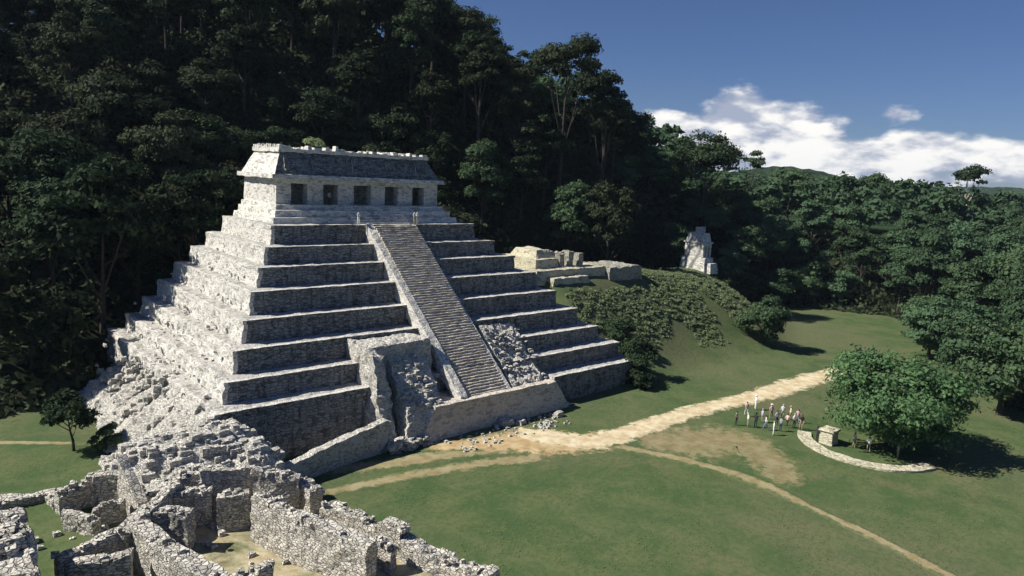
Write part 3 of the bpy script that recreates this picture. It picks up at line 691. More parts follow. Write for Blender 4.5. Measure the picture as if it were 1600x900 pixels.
# heap of collapsed masonry between the ruins and the pyramid corner
def heap_h(x, y):
    e = 0
    for (cx, cy, rx, ry, hh) in [(-28.4, -21.6, 4.6, 3.8, 3.0), (-32.0, -21.2, 4.0, 3.6, 2.6), (-26.2, -24.2, 2.4, 3.0, 2.1), (-34.6, -22.4, 2.6, 2.6, 1.2), (-31, -25.5, 4.0, 2.6, 1.4)]:
        d = ((x-cx)/rx)**2+((y-cy)/ry)**2; e = max(e, hh*max(0, 1-d)**.6)
    return PZ-.2+e+.35*mnoise.noise(Vector((x*.8, y*.8, 2)))*(e > 0)+.2*mnoise.noise(Vector((x*2.3, y*2.3, 2)))*(e > 0)
xs = np.arange(-39, -21.5, .3); ys = np.arange(-29, -16.4, .3); vs = []; fs = []
for y in ys:
    for x in xs:
        hh = heap_h(x, y); vs.append((x, y, hh if hh > PZ else -.4))
nx2 = len(xs)
for i in range(len(ys)-1):
    for j in range(len(xs)-1):
        a0 = i*nx2+j; q = (a0, a0+1, a0+nx2+1, a0+nx2)
        if max(vs[k][2] for k in q) > 0: fs.append(q)
mb = MB(); mb.v = [np.array(v) for v in vs]; mb.f = fs
rnd = random.Random(44)
for q in range(900):
    x, y = rnd.uniform(-38, -22.5), rnd.uniform(-28.5, -17); z = heap_h(x, y)
    if z < PZ+.15: continue
    s_ = rnd.choice([.12, .18, .22, .3, .4]); mb.box(x-s_*rnd.uniform(.8, 1.4), x+s_, y-s_, y+s_*rnd.uniform(.8, 1.3), z-s_*.5, z+s_*.7, res=.4, amp=.16, ns=2.0, off=q*.9, ins=.04)
o = thing_from(mb, 'rubble_heap', M['rubble'], 'bright heap of collapsed masonry between the ruins and the pyramid corner', 'rubble heap')
# scattered stones over the court: too many to count
mb = MB(); rnd = random.Random(77)
for q in range(900):
    x, y = rnd.uniform(-44, -20), rnd.uniform(-52, -20)
    if not inpoly(np.array([x]), np.array([y]), PLAT)[0]: continue
    if x < -37.5 and y > -27 and rnd.random() < .85: continue
    if mnoise.noise(Vector((x*.35, y*.35, 9))) < -.02: continue
    s_ = rnd.uniform(.06, .24); mb.box(x-s_, x+s_, y-s_, y+s_, PZ-.05, PZ+s_*1.1, res=.4, amp=.08, ns=2.5, off=q, ins=s_*.2)
for q in range(260):
    x, y = rnd.uniform(-6, 9), rnd.uniform(-26, -22.2); s_ = rnd.uniform(.05, .2)
    if rnd.random() < .5: mb.box(x-s_, x+s_, y-s_, y+s_, -.05, s_*1.0, res=.4, amp=.06, ns=2.5, off=q, ins=s_*.2)
o = mb.build('loose_stones', M['rubble']); tag(o, 'loose stones scattered over the ruins and at the foot of the stairs', kind='stuff')
# a few big loose blocks at the stair foot
for i, (px, py, s_, lb) in enumerate([(790, 664, .75, 'large loose grey block lying in front of the low platform'), (815, 662, .5, 'smaller loose block beside the large grey one below the platform'), (872, 650, .55, 'pale block at the right corner of the low platform')]):
    p = at(px, py, 0); mb = MB(); mb.box(p[0]-s_, p[0]+s_, p[1]-s_*.7, p[1]+s_*.7, -.1, s_*.9, ins=.1, res=.25, amp=.15, ns=1.4, off=i*5)
    thing_from(mb, 'stone_block', M['rubble'], lb, 'stone block')

# ------------------------------------------------------------------ small temples east of the pyramid
t2 = empty('ruined_temple', (33, 3, 12)); tag(t2, 'low ruined temple with a sunlit cream corner just right of the pyramid terraces', 'ruined temple')
b2 = np.array((33, 3, 12.0))
def W2(px, py, y): # point on a vertical plane of constant y
    d = ray(px, py); return CAM+d*(y-CAM[1])/d[1]
mb = MB(); mb.box(24.0, 39.5, -3.2, 8, 10.8, 13.0, ins=.25, res=.5, amp=.14, lo=.2); mb.box(26.0, 34.0, -4.6, -3, 10.6, 12.0, ins=.2, res=.5, amp=.14, lo=.2)
child(mb, 'platform', M['cream'], t2, b2)
mb = MB(); mb.box(25.6, 30.4, -1.2, 6.5, 12.9, 14.4, ins=.15, res=.45, amp=.14, lo=.2); mb.box(26.6, 30.6, -.2, 6.0, 14.3, 15.6, ins=.7, res=.45, amp=.16, lo=.25)
child(mb, 'wall', M['cream'], t2, b2)
for i, x in enumerate((31.6, 33.6, 35.8)):
    mb = MB(); mb.box(x-.55, x+.55, -.8, .4, 12.9, 15.0+.35*(i % 2), ins=.06, res=.4, amp=.12, off=i); child(mb, 'pier', M['mossy'], t2, b2)
mb = MB(); mb.box(30.2, 36.6, 2.6, 3.6, 12.9, 15.0, res=.5, amp=.15, top_erode=.6); child(mb, 'back_wall', M['mossy'], t2, b2)
mb = MB(); mb.box(39.0, 47.5, -4.2, 3, 10.6, 13.0, ins=.25, res=.5, amp=.16, lo=.25, top_erode=.3)
thing_from(mb, 'stone_terrace', M['mossy'], 'grey shaded stone terrace to the right of the low ruined temple', 'terrace')

p3 = np.array((78.5, 6.5, 0)); z3 = 9.0
t3 = empty('small_temple', (78.5, 6.5, z3+1.3)); tag(t3, 'small white temple standing sunlit against dark trees at the hill foot', 'temple')
b3 = np.array((78.5, 6.5, z3))
mb = MB(); mb.box(75.4, 81.6, 2.2, 9.5, z3-1.5, z3+2.0, ins=.5, res=.6, amp=.15); mb.box(76.4, 81.0, 1.0, 3, z3-1.5, z3+.9, ins=.3, res=.5, amp=.12); child(mb, 'platform', M['temple'], t3, b3)
mb = MB(); mb.box(76.2, 77.3, 3.4, 8.6, z3+2, z3+4.9, res=.5, amp=.08); mb.box(80.0, 81.0, 3.4, 8.6, z3+2, z3+4.9, res=.5, amp=.08); mb.box(77.3, 80.0, 7.6, 8.6, z3+2, z3+4.9, res=.5, amp=.08); mb.box(78.2, 79.1, 3.4, 4.2, z3+2, z3+4.9, res=.5, amp=.06); mb.box(76.2, 81.0, 3.4, 8.6, z3+4.8, z3+5.3, res=.5, amp=.06)
child(mb, 'wall', M['temple'], t3, b3)
mb = MB(); mb.box(75.9, 81.3, 3.1, 8.9, z3+5.25, z3+5.6, res=.5, amp=.06); mb.box(76.2, 81.0, 3.5, 8.5, z3+5.5, z3+7.6, ins=.5, res=.5, amp=.1); child(mb, 'roof', M['temple'], t3, b3)
mb = MB()
for q in range(4):
    mb.box(76.6+q*1.12, 77.3+q*1.12, 5.3, 6.2, z3+7.5, z3+8.9, res=.5, amp=.08, off=q)
mb.box(76.6, 80.7, 5.4, 6.1, z3+8.5, z3+8.95, res=.5, amp=.08); child(mb, 'roof_comb', M['temple'], t3, b3)
t3.scale = (.6, .85, .88)

# ------------------------------------------------------------------ vegetation
def cards(name, C_, Nn, S, mt, fold=.25, jit=.75, seed=0, parent=None):
    r = np.random.default_rng(seed); n_ = len(C_)
    Nn = Nn+r.normal(0, jit, (n_, 3)); Nn /= np.linalg.norm(Nn, axis=1)[:, None]+1e-9
    a_ = r.normal(0, 1, (n_, 3)); T = np.cross(Nn, a_); T /= np.linalg.norm(T, axis=1)[:, None]+1e-9; B_ = np.cross(Nn, T)
    S = S[:, None]; ax = S*r.uniform(.75, 1.25, (n_, 1)); bx = S*r.uniform(.45, .8, (n_, 1))
    v = np.empty((n_, 4, 3)); up = Nn*S*fold
    v[:, 0] = C_-T*ax*.5; v[:, 1] = C_-B_*bx*.5-up*.4; v[:, 2] = C_+T*ax*.5-up*r.uniform(-.5, 1, (n_, 1)); v[:, 3] = C_+B_*bx*.5-up*.4
    me = bpy.data.meshes.new(name); me.vertices.add(n_*4); me.vertices.foreach_set('co', v.reshape(-1).astype(np.float32))
    me.loops.add(n_*4); me.loops.foreach_set('vertex_index', np.arange(n_*4, dtype=np.int32))
    me.polygons.add(n_); me.polygons.foreach_set('loop_start', np.arange(0, n_*4, 4, dtype=np.int32)); me.polygons.foreach_set('loop_total', np.full(n_, 4, dtype=np.int32))
    me.update(calc_edges=True); me.materials.append(mt)
    o = bpy.data.objects.new(name, me); col.objects.link(o)
    if parent is not None: o.parent = parent
    return o
def crown_pts(seed, R_, H_, n, nclump, z0=0.0, clr=.34, flat=1.0, gap=.0, skirt=0.0):
    """leaf positions: clumps spread over an ellipsoid of radius R_ and height H_, lowest leaf at z0"""
    r = np.random.default_rng(seed); cs = []
    for _ in range(nclump):
        d = r.normal(0, 1, 3); d /= np.linalg.norm(d)
        if d[2] < -.55 and not skirt: d[2] *= -.4
        rad = r.uniform(.45, .92)
        cs.append((d*np.array((R_, R_, H_/2))*rad, r.uniform(.7, 1.3)))
    P_, Q_ = [], []
    wts = np.array([c[1]**2 for c in cs]); wts /= wts.sum()
    for (c, s_), wt in zip(cs, wts):
        m_ = int(n*wt); d = r.normal(0, 1, (m_, 3)); d /= np.linalg.norm(d, axis=1)[:, None]
        low = d[:, 2] < -.3; d[low, 2] *= -.5
        rr = (r.random(m_)**.45)[:, None]
        p = c+d*rr*np.array((R_, R_, R_*.72))*clr*s_
        P_.append(p); Q_.append(d+c/np.array((R_, R_, H_/2))*.8+np.array((0, 0, .35)))
    P_ = np.concatenate(P_); Q_ = np.concatenate(Q_); P_[:, 2] += H_/2+z0
    return P_, Q_
def trunk_mb(seed, R_, zc, H_, tr, lean=.3, nl=6):
    r = random.Random(seed); mb = MB(); top = np.array((r.uniform(-lean, lean), r.uniform(-lean, lean), zc+H_*.45))
    pts = [np.array((0, 0, -.8)), np.array((0, 0, .0)), top*.3+np.array((.1, 0, 0)), top*.6, top]
    mb.tube(pts, [tr*1.5, tr*1.2, tr*.85, tr*.6, tr*.2], 8)
    for q in range(nl):
        a_ = 2*math.pi*q/nl+r.random(); f0 = r.uniform(.35, .8); s0 = top*f0
        e = np.array((math.cos(a_)*R_*.7, math.sin(a_)*R_*.7, zc+H_*r.uniform(.25, .75)))
        mb.tube([s0, s0*.5+e*.5+np.array((0, 0, -.3)), e], [tr*.42, tr*.25, tr*.07], 5)
    return mb
def make_tree(name, seed, R_, H_, zc, n, nclump, csize, leaf, tr=.35, bark='bark', clr=.34, skirt=0, lean=.3):
    root = empty(name, (0, 0, 0))
    trunk_mb(seed, R_, zc, H_, tr, lean).build('trunk', M[bark], root)
    P_, Q_ = crown_pts(seed, R_, H_, n, nclump, zc, clr, skirt=skirt)
    r = np.random.default_rng(seed+5)
    cards('crown', P_, Q_, csize*r.uniform(.6, 1.4, len(P_)), M[leaf], seed=seed, parent=root)
    return root
PROTO = {}
# kinds: (R, crown height, crown base z, cards, clumps, size, leaf, trunk r)
SPECS = {'d1': (5.4, 12.5, 4, 8500, 38, .54, 'leaf_dark', .4), 'd2': (4.6, 15, 3, 8500, 40, .52, 'leaf_dark', .35), 'd3': (6.4, 12, 4.5, 9000, 42, .56, 'leaf_dark', .45),
         'm1': (5.2, 11, 3.5, 7000, 36, .56, 'leaf_mid', .35), 'm2': (4.4, 13, 2.5, 7000, 34, .54, 'leaf_mid', .3), 'm3': (6.4, 11, 5, 7500, 40, .58, 'leaf_mid', .45),
         's1': (3.6, 9, .3, 4800, 28, .5, 'leaf_dark', .25), 's2': (3.8, 8, .3, 4800, 28, .5, 'leaf_mid', .25)}
first = {}
def plant(kind, x, y, s=1.0, rz=0, sz=None, label=None, group=None, name='jungle_tree', cat='tree', z=None):
    if kind not in first:
        R_, H_, zc, n, nc, cs, lf, tr = SPECS[kind]
        o = make_tree(name, hash_seed(kind), R_, H_, zc, n, nc, cs, lf, tr*.8, skirt=kind[0] == 's'); first[kind] = o
    else: o = copy_tree(first[kind]); 
    if kind in used: o.name = name
    used.add(kind)
    o.location = (x, y, (h1(x, y) if z is None else z)-.2); o.rotation_euler = (0, 0, rz); o.scale = (s, s, sz or s)
    tag(o, label, cat, group); return o
used = set()
def hash_seed(k): return sum(ord(c)*(i+3) for i, c in enumerate(k))

# placement of the forest
rnd = random.Random(21); cand = []
step = 8.2
for iy in range(-20, 40):
    for ix in range(-14, 40):
        x = ix*step+rnd.uniform(-2.8, 2.8)+(iy % 2)*step/2; y = iy*step+rnd.uniform(-2.8, 2.8)
        if inpoly(np.array([x]), np.array([y]), CLEAR)[0]: continue
        if float(distpoly(np.array([x]), np.array([y]), CLEAR)[0]) < 1.0: continue
        if -27 < x < 27 and y < 19: continue
        z = h1(x, y); u, v, d = pj((x, y, z+8))
        if d < 25 or u < -90 or u > 1690 or v > 960: continue
        if abs(x-78.5) < 6 and -2 < y < 12: continue
        if 58 < x < 78 and y < 30 and abs((y-6)-(78-x)*.70) < 7.5: continue
        ut, vt, dt = pj((x, y, z+20))
        if vt < -190: continue
        cand.append((d, x, y, z, u, v))
cand.sort()
# drop the ones wholly behind the pyramid
keep = []
for c in cand:
    d, x, y, z, u, v = c
    ut, vt, dt = pj((x, y, z+19))
    if 400 < u < 690 and vt > 235: continue
    keep.append(c)
cand = keep
NTREE = 262
near = cand[:NTREE]; rest = cand[NTREE:]
print('forest trees', len(cand), 'kept', len(near), 'last depth', near[-1][0] if near else 0)
for (d, x, y, z, u, v) in near:
    edge = float(distpoly(np.array([x]), np.array([y]), CLEAR)[0]) < 7.5
    right = u > 1010
    left = u < 330
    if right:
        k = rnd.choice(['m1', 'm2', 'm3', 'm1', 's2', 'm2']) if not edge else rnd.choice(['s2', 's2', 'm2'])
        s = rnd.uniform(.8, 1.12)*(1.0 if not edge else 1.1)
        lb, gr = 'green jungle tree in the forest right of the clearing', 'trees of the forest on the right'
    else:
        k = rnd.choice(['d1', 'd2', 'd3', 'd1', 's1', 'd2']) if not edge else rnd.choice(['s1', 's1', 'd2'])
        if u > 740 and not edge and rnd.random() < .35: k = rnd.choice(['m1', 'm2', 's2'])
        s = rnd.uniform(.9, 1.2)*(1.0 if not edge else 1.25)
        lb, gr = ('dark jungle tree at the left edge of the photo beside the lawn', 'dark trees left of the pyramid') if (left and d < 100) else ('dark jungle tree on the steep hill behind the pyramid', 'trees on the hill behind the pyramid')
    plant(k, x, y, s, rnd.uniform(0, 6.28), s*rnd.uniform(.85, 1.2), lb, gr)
# the far forest beyond: one mass
P_all, Q_all, S_all = [], [], []
rg = np.random.default_rng(8)
pts = [(c[1], c[2], c[3]) for c in rest if c[0] < 420]
for px in np.arange(980, 1760, 12.0):
    for dep in (250, 268, 290, 315, 345, 380, 420, 470, 530, 600):
        q = atd(px+rg.uniform(-9, 9), 300, dep*rg.uniform(.97, 1.03)); pts.append((q[0], q[1], h1(q[0], q[1])))
for i, (x, y, z) in enumerate(pts):
    R_, H_ = rg.uniform(4, 7.5), rg.uniform(9, 14); p, q = crown_pts(1000+i, R_, H_, 380, 9, rg.uniform(3, 7), .42)
    P_all.append(p+np.array((x, y, z))); Q_all.append(q); S_all.append(np.full(len(p), 1.7)*rg.uniform(.6, 1.3, len(p)))
o = cards('distant_forest', np.concatenate(P_all), np.concatenate(Q_all), np.concatenate(S_all), M['leaf_mid'], seed=3)
tag(o, 'far forest canopy stretching to the ridge', kind='stuff')

# named trees
def special(name, seed, base, R_, H_, zc, n, nc, cs, leaf, label, cat='tree', tr=.3, bark='bark', clr=.34, skirt=0, group=None, lean=.3):
    o = make_tree(name, seed, R_, H_, zc, n, nc, cs, leaf, tr, bark, clr, skirt, lean); o.location = (float(base[0]), float(base[1]), h1(base[0], base[1])-.1 if len(base) < 3 else float(base[2])); tag(o, label, cat, group); return o
special('round_tree', 301, (32.9, -50.2), 7.5, 9.9, .7, 29000, 72, .38, 'leaf_bright', 'large round dense green tree inside the stone ring on the plaza', tr=.55, clr=.30, skirt=1)
special('lawn_tree', 302, (62.5, -18.6), 4.1, 7.6, .3, 9000, 34, .42, 'leaf_mid', 'dark bushy tree alone at the foot of the grassy mound', clr=.34, skirt=1)
special('lawn_tree', 303, tuple(at(115, 704, 0)[:2]), 2.4, 4.4, 1.3, 4200, 22, .30, 'leaf_dark', 'small slender tree on the left lawn in front of the dark forest', tr=.13)
special('lawn_bush', 304, tuple(at(168, 703, 0)[:2]), 1.7, 2.6, 0, 2600, 14, .28, 'leaf_mid', 'small bush beside the slender tree at the pyramid foot', 'bush', tr=.08, skirt=1)
special('lawn_bush', 305, (28.6, -18.6), 3.5, 5.2, -.4, 4500, 20, .36, 'leaf_dark', 'dark bush against the lower right corner of the pyramid', 'bush', tr=.15, skirt=1)
special('lawn_bush', 307, (26.4, -21.6), 2.2, 3.0, -.3, 3400, 16, .32, 'leaf_dark', 'low dark bush in front of the lowest terrace at the pyramid right corner', 'bush', tr=.1, skirt=1)
special('lawn_bush', 306, (31.5, -13.0), 3.0, 3.4, -.4, 4500, 20, .36, 'leaf_mid', 'green bush on the mound beside the pyramid corner', 'bush', tr=.15, skirt=1)
# right hand group of tall trees by the lawn
for i, (px, py, R_, H_, lf, lb) in enumerate([(1560, 648, 5.6, 13, 'leaf_mid', 'tall full tree behind the round tree on its right'), (1498, 600, 5.2, 12, 'leaf_mid', 'tree rising between the round tree and the right edge'), (1640, 655, 6.0, 14, 'leaf_mid', 'tree cut by the right edge of the photo'),
                                              (1450, 560, 5.0, 10, 'leaf_mid', 'tree behind the round tree to its upper left'), (1600, 600, 5.5, 14, 'leaf_mid', 'tall tree at the back of the right hand group'), (1440, 530, 4.6, 9, 'leaf_mid', 'small tree at the corner of the far clearing')]):
    special('broadleaf_tree', 320+i, tuple(at(px, py, 0)[:2]), R_, H_, .8, 9000, 44, .5, lf, lb, clr=.30, skirt=1)
# emergents against the sky
def on_ray(px, dep):
    q = atd(px, 300, dep); return q[0], q[1]
def emergent(name, seed, px, ytop, dep, R_, H_, label, leaf='leaf_mid', bark='bark', n=2600, nc=13, tr=.4, clr=.34):
    x, y = on_ray(px, dep); zt = atd(px, ytop, dep)[2]; zg = h1(x, y); return special(name, seed, (x, y, zg-.3), R_, H_, zt-zg-H_, n, nc, .62, leaf, label, tr=tr, bark=bark, clr=clr, lean=.8)
emergent('emergent_tree', 340, 872, 60, 140, 7.2, 9.5, 'tall open-crowned tree standing above the hill skyline near the centre', 'leaf_dark', n=6500, nc=22, clr=.36)
emergent('emergent_tree', 341, 1100, 203, 165, 8.0, 12, 'broad-crowned tree against the white cloud', 'leaf_dark', n=9000, nc=44)
emergent('emergent_tree', 342, 1171, 232, 190, 3.2, 7, 'thin wispy tree against the cloud beside the broad crown', 'leaf_mid', n=1300, nc=9, tr=.25, clr=.45)
emergent('emergent_tree', 343, 1512, 256, 200, 5.0, 7.0, 'tall tree with a bare pale trunk and flat crown on the right skyline', 'leaf_dark', bark='palebark', n=3600, nc=18, tr=.5, clr=.42)
emergent('emergent_tree', 344, 742, 70, 140, 5.0, 12, 'dark tree ending the high hill skyline', 'leaf_dark', n=4600, nc=24)
emergent('emergent_tree', 345, 800, 135, 142, 5.0, 9, 'rounded dark tree below the tall open-crowned one', 'leaf_dark', n=4600, nc=24)
emergent('emergent_tree', 346, 940, 135, 142, 5.0, 9, 'rounded tree on the slope of the skyline right of the open crown', 'leaf_dark', n=4600, nc=24)
emergent('emergent_tree', 347, 1365, 268, 210, 6.5, 9, 'domed tree crown above the right forest canopy', 'leaf_mid', n=4200, nc=22)
emergent('emergent_tree', 348, 1235, 262, 200, 6.5, 9, 'domed tree crown below the far ridge', 'leaf_mid', n=4200, nc=22)

# bush on the temple roof and behind it
P_, Q_ = crown_pts(401, 1.6, 1.5, 900, 8, 28.3, .5); o = cards('roof_bush', P_+np.array((-4.0, 10, 0)), Q_, np.full(len(P_), .3), M['leaf_cover'], seed=4)
tag(o, 'small green bush growing on the temple roof', 'bush')
# creepers and low shrubs over the mound: uncountable
r = np.random.default_rng(17); Pm, Qm, Sm = [], [], []
cnt = 0
while cnt < 2600:
    x, y = r.uniform(24, 88), r.uniform(-21, 10)
    if 24 < x < 48.5 and y > -5.4: continue
    if 74.5 < x < 82.5 and y > .5: continue
    z = h1(x, y)
    if z < 1.6: continue
    if x < 27 and y > -8: continue
    dens_ = mnoise.noise(Vector((x*.16, y*.16, 4)))+.55*(z/8)-.15
    if dens_ < 0: continue
    big = r.random() < .5; R_ = r.uniform(.35, .9)*(1.0 if z > 4 else .65)
    m_ = int(70*R_); d = r.normal(0, 1, (m_, 3)); d[:, 2] = np.abs(d[:, 2]); d /= np.linalg.norm(d, axis=1)[:, None]
    Pm.append(np.array((x, y, z-.1))+d*r.random((m_, 1))**.4*np.array((R_, R_, R_*.5))); Qm.append(d*.5+np.array((-.6, .1, .8))); Sm.append(np.full(m_, .30)*r.uniform(.6, 1.4, m_)); cnt += 1
o = cards('ground_cover', np.concatenate(Pm), np.concatenate(Qm), np.concatenate(Sm), M['leaf_cover'], seed=6); tag(o, 'creepers and low shrubs covering the grassy mound', kind='stuff')
# tufts of longer grass on the lawn
n_ = 60000; u_ = r.uniform(-.80, .80, n_); dep_ = 36+62*r.random(n_)**.8
pts_ = CAM[None, :2]+dep_[:, None]*(_fw[None, :2]/np.hypot(_fw[0], _fw[1])+u_[:, None]*_rt[None, :2])
xx, yy = pts_[:, 0], pts_[:, 1]
ok = (~inpoly(xx, yy, PLAT)) & (distpoly(xx, yy, PLAT) > 1.2) & inpoly(xx, yy, CLEAR) & ~((xx > -33) & (xx < 29.5) & (yy > -22.8)) & ~((xx < -22) & (yy > -30) & (yy < -15))
nn_ = np.array([mnoise.noise(Vector((a_*.16, b_*.16, 0)))+.6*mnoise.noise(Vector((a_*.7, b_*.7, 3))) for a_, b_ in zip(xx, yy)]); ok &= nn_ > -.12+.35*r.random(n_)
for nm in [o_.name for o_ in bpy.data.objects if o_.name.startswith('path')]:
    me_ = bpy.data.objects[nm].data; co_ = np.empty(len(me_.vertices)*3); me_.vertices.foreach_get('co', co_); co_ = co_.reshape(-1, 13, 3); cl_ = co_[:, 6, :2]; wd_ = np.linalg.norm(co_[:, 0, :2]-co_[:, 12, :2], axis=1)/2
    for c2, w2 in zip(cl_[::2], wd_[::2]): ok &= np.hypot(xx-c2[0], yy-c2[1]) > w2*.62
xx, yy = xx[ok], yy[ok]
o = cards('grass', np.stack([xx, yy, height(xx, yy)+.05], -1), np.tile(np.array((-.4, -.1, 1.0)), (len(xx), 1)), r.uniform(.05, .13, len(xx)), M['leaf_grass'], jit=.35, seed=14); tag(o, 'short tufts of grass across the lawn', kind='stuff')
# undergrowth filling the forest floor
n_ = 150000; xx = r.uniform(-75, 150, n_); yy = r.uniform(-70, 150, n_)
dd = (xx-CAM[0])*_fw[0]+(yy-CAM[1])*_fw[1]; uu = (xx-CAM[0])*_rt[0]+(yy-CAM[1])*_rt[1]
ok = (~inpoly(xx, yy, CLEAR)) & (dd > 40) & (dd < 215) & (np.abs(uu) < dd*.82) & ~((np.abs(xx) < 27) & (yy < 19))
ok &= ~((np.abs(xx-78.5) < 5) & (yy < 10) & (yy > 0))
xx, yy, dd = xx[ok], yy[ok], dd[ok]; zz = height(xx, yy)
nn_ = np.array([mnoise.noise(Vector((a_*.12, b_*.12, 0))) for a_, b_ in zip(xx, yy)])
edge = distpoly(xx, yy, CLEAR)
hgt = (r.random(len(xx))**1.3)*(2.2+3.5*np.clip(nn_+.3, 0, 1))*np.clip(edge/4, .25, 1)
near_t3 = (xx > 58) & (xx < 84) & (yy < 30); hgt[near_t3] *= .35
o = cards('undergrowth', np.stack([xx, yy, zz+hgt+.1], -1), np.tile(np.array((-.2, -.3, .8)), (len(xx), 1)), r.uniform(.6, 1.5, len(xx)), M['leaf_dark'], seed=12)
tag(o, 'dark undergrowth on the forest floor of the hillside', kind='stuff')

# ------------------------------------------------------------------ people
def cm(name, c):
    if name not in M: M[name] = simple(name, c, .85, .12, 20)
    return M[name]
SKIN = [cm('skin_tan', (.42, .26, .18)), cm('skin_brown', (.24, .14, .09)), cm('skin_fair', (.55, .38, .29))]
HAIR = [cm('hair_black', (.02, .017, .015)), cm('hair_brown', (.08, .05, .03)), cm('hair_grey', (.4, .38, .36))]
CL = {'white': (.80, .79, .76), 'pink': (.70, .45, .45), 'lilac': (.50, .42, .58), 'cream': (.72, .66, .52), 'grey': (.30, .30, .31), 'navy': (.04, .05, .11), 'khaki': (.36, .30, .19), 'dark': (.035, .035, .04), 'red': (.45, .07, .06), 'blue': (.15, .25, .45)}
def skel(pose):
    if pose == 'stand':
        J = {'pel': (0, 0, .95), 'sp': (0, .01, 1.18), 'ch': (0, 0, 1.38), 'nk': (0, .01, 1.50), 'hd': (0, -.015, 1.60), 'tp': (0, 0, 1.70)}
        legs = {1: [(.10, 0, .88), (.115, -.01, .49), (.12, .02, .09), (.13, -.13, .04)], -1: [(-.10, 0, .88), (-.13, .02, .49), (-.15, .05, .09), (-.17, -.09, .04)]}
        arms = {1: [(.18, .01, 1.40), (.23, .03, 1.12), (.21, -.08, .88), (.20, -.11, .80)], -1: [(-.18, .01, 1.40), (-.25, .02, 1.13), (-.14, -.16, 1.05), (-.08, -.20, 1.06)]}
    elif pose == 'walk':
        J = {'pel': (0, 0, .93), 'sp': (0, -.01, 1.16), 'ch': (0, -.03, 1.36), 'nk': (0, -.03, 1.48), 'hd': (0, -.06, 1.58), 'tp': (0, -.05, 1.68)}
        legs = {1: [(.10, 0, .86), (.11, -.20, .50), (.11, -.26, .09), (.11, -.40, .06)], -1: [(-.10, 0, .86), (-.11, .06, .48), (-.11, .32, .14), (-.11, .24, .04)]}
        arms = {1: [(.18, -.02, 1.38), (.22, .16, 1.13), (.20, .12, .88), (.20, .10, .80)], -1: [(-.18, -.02, 1.38), (-.22, -.14, 1.12), (-.19, -.32, .95), (-.18, -.38, .92)]}
    elif pose == 'look':
        J = {'pel': (0, 0, .95), 'sp': (0, .02, 1.18), 'ch': (0, .03, 1.38), 'nk': (0, .04, 1.50), 'hd': (0, .02, 1.60), 'tp': (0, .05, 1.70)}
        legs = {1: [(.10, 0, .88), (.13, -.03, .49), (.16, .02, .09), (.19, -.12, .04)], -1: [(-.10, 0, .88), (-.11, .01, .49), (-.11, .03, .09), (-.12, -.11, .04)]}
        arms = {1: [(.18, .03, 1.40), (.30, -.06, 1.22), (.12, -.18, 1.50), (.07, -.17, 1.56)], -1: [(-.18, .03, 1.40), (-.25, .06, 1.13), (-.17, .0, .94), (-.12, -.03, .90)]}
    else:  # sit, hips at z .42
        J = {'pel': (0, 0, .44), 'sp': (0, .03, .66), 'ch': (0, 0, .86), 'nk': (0, -.01, .98), 'hd': (0, -.04, 1.08), 'tp': (0, -.02, 1.18)}
        legs = {1: [(.10, -.03, .44), (.13, -.43, .46), (.12, -.44, .09), (.13, -.58, .04)], -1: [(-.10, -.03, .44), (-.13, -.42, .48), (-.12, -.50, .09), (-.13, -.64, .04)]}
        arms = {1: [(.18, 0, .88), (.22, -.08, .62), (.14, -.30, .54), (.12, -.37, .54)], -1: [(-.18, 0, .88), (-.22, -.08, .62), (-.14, -.30, .54), (-.11, -.37, .54)]}
    return J, legs, arms
POSE = {}
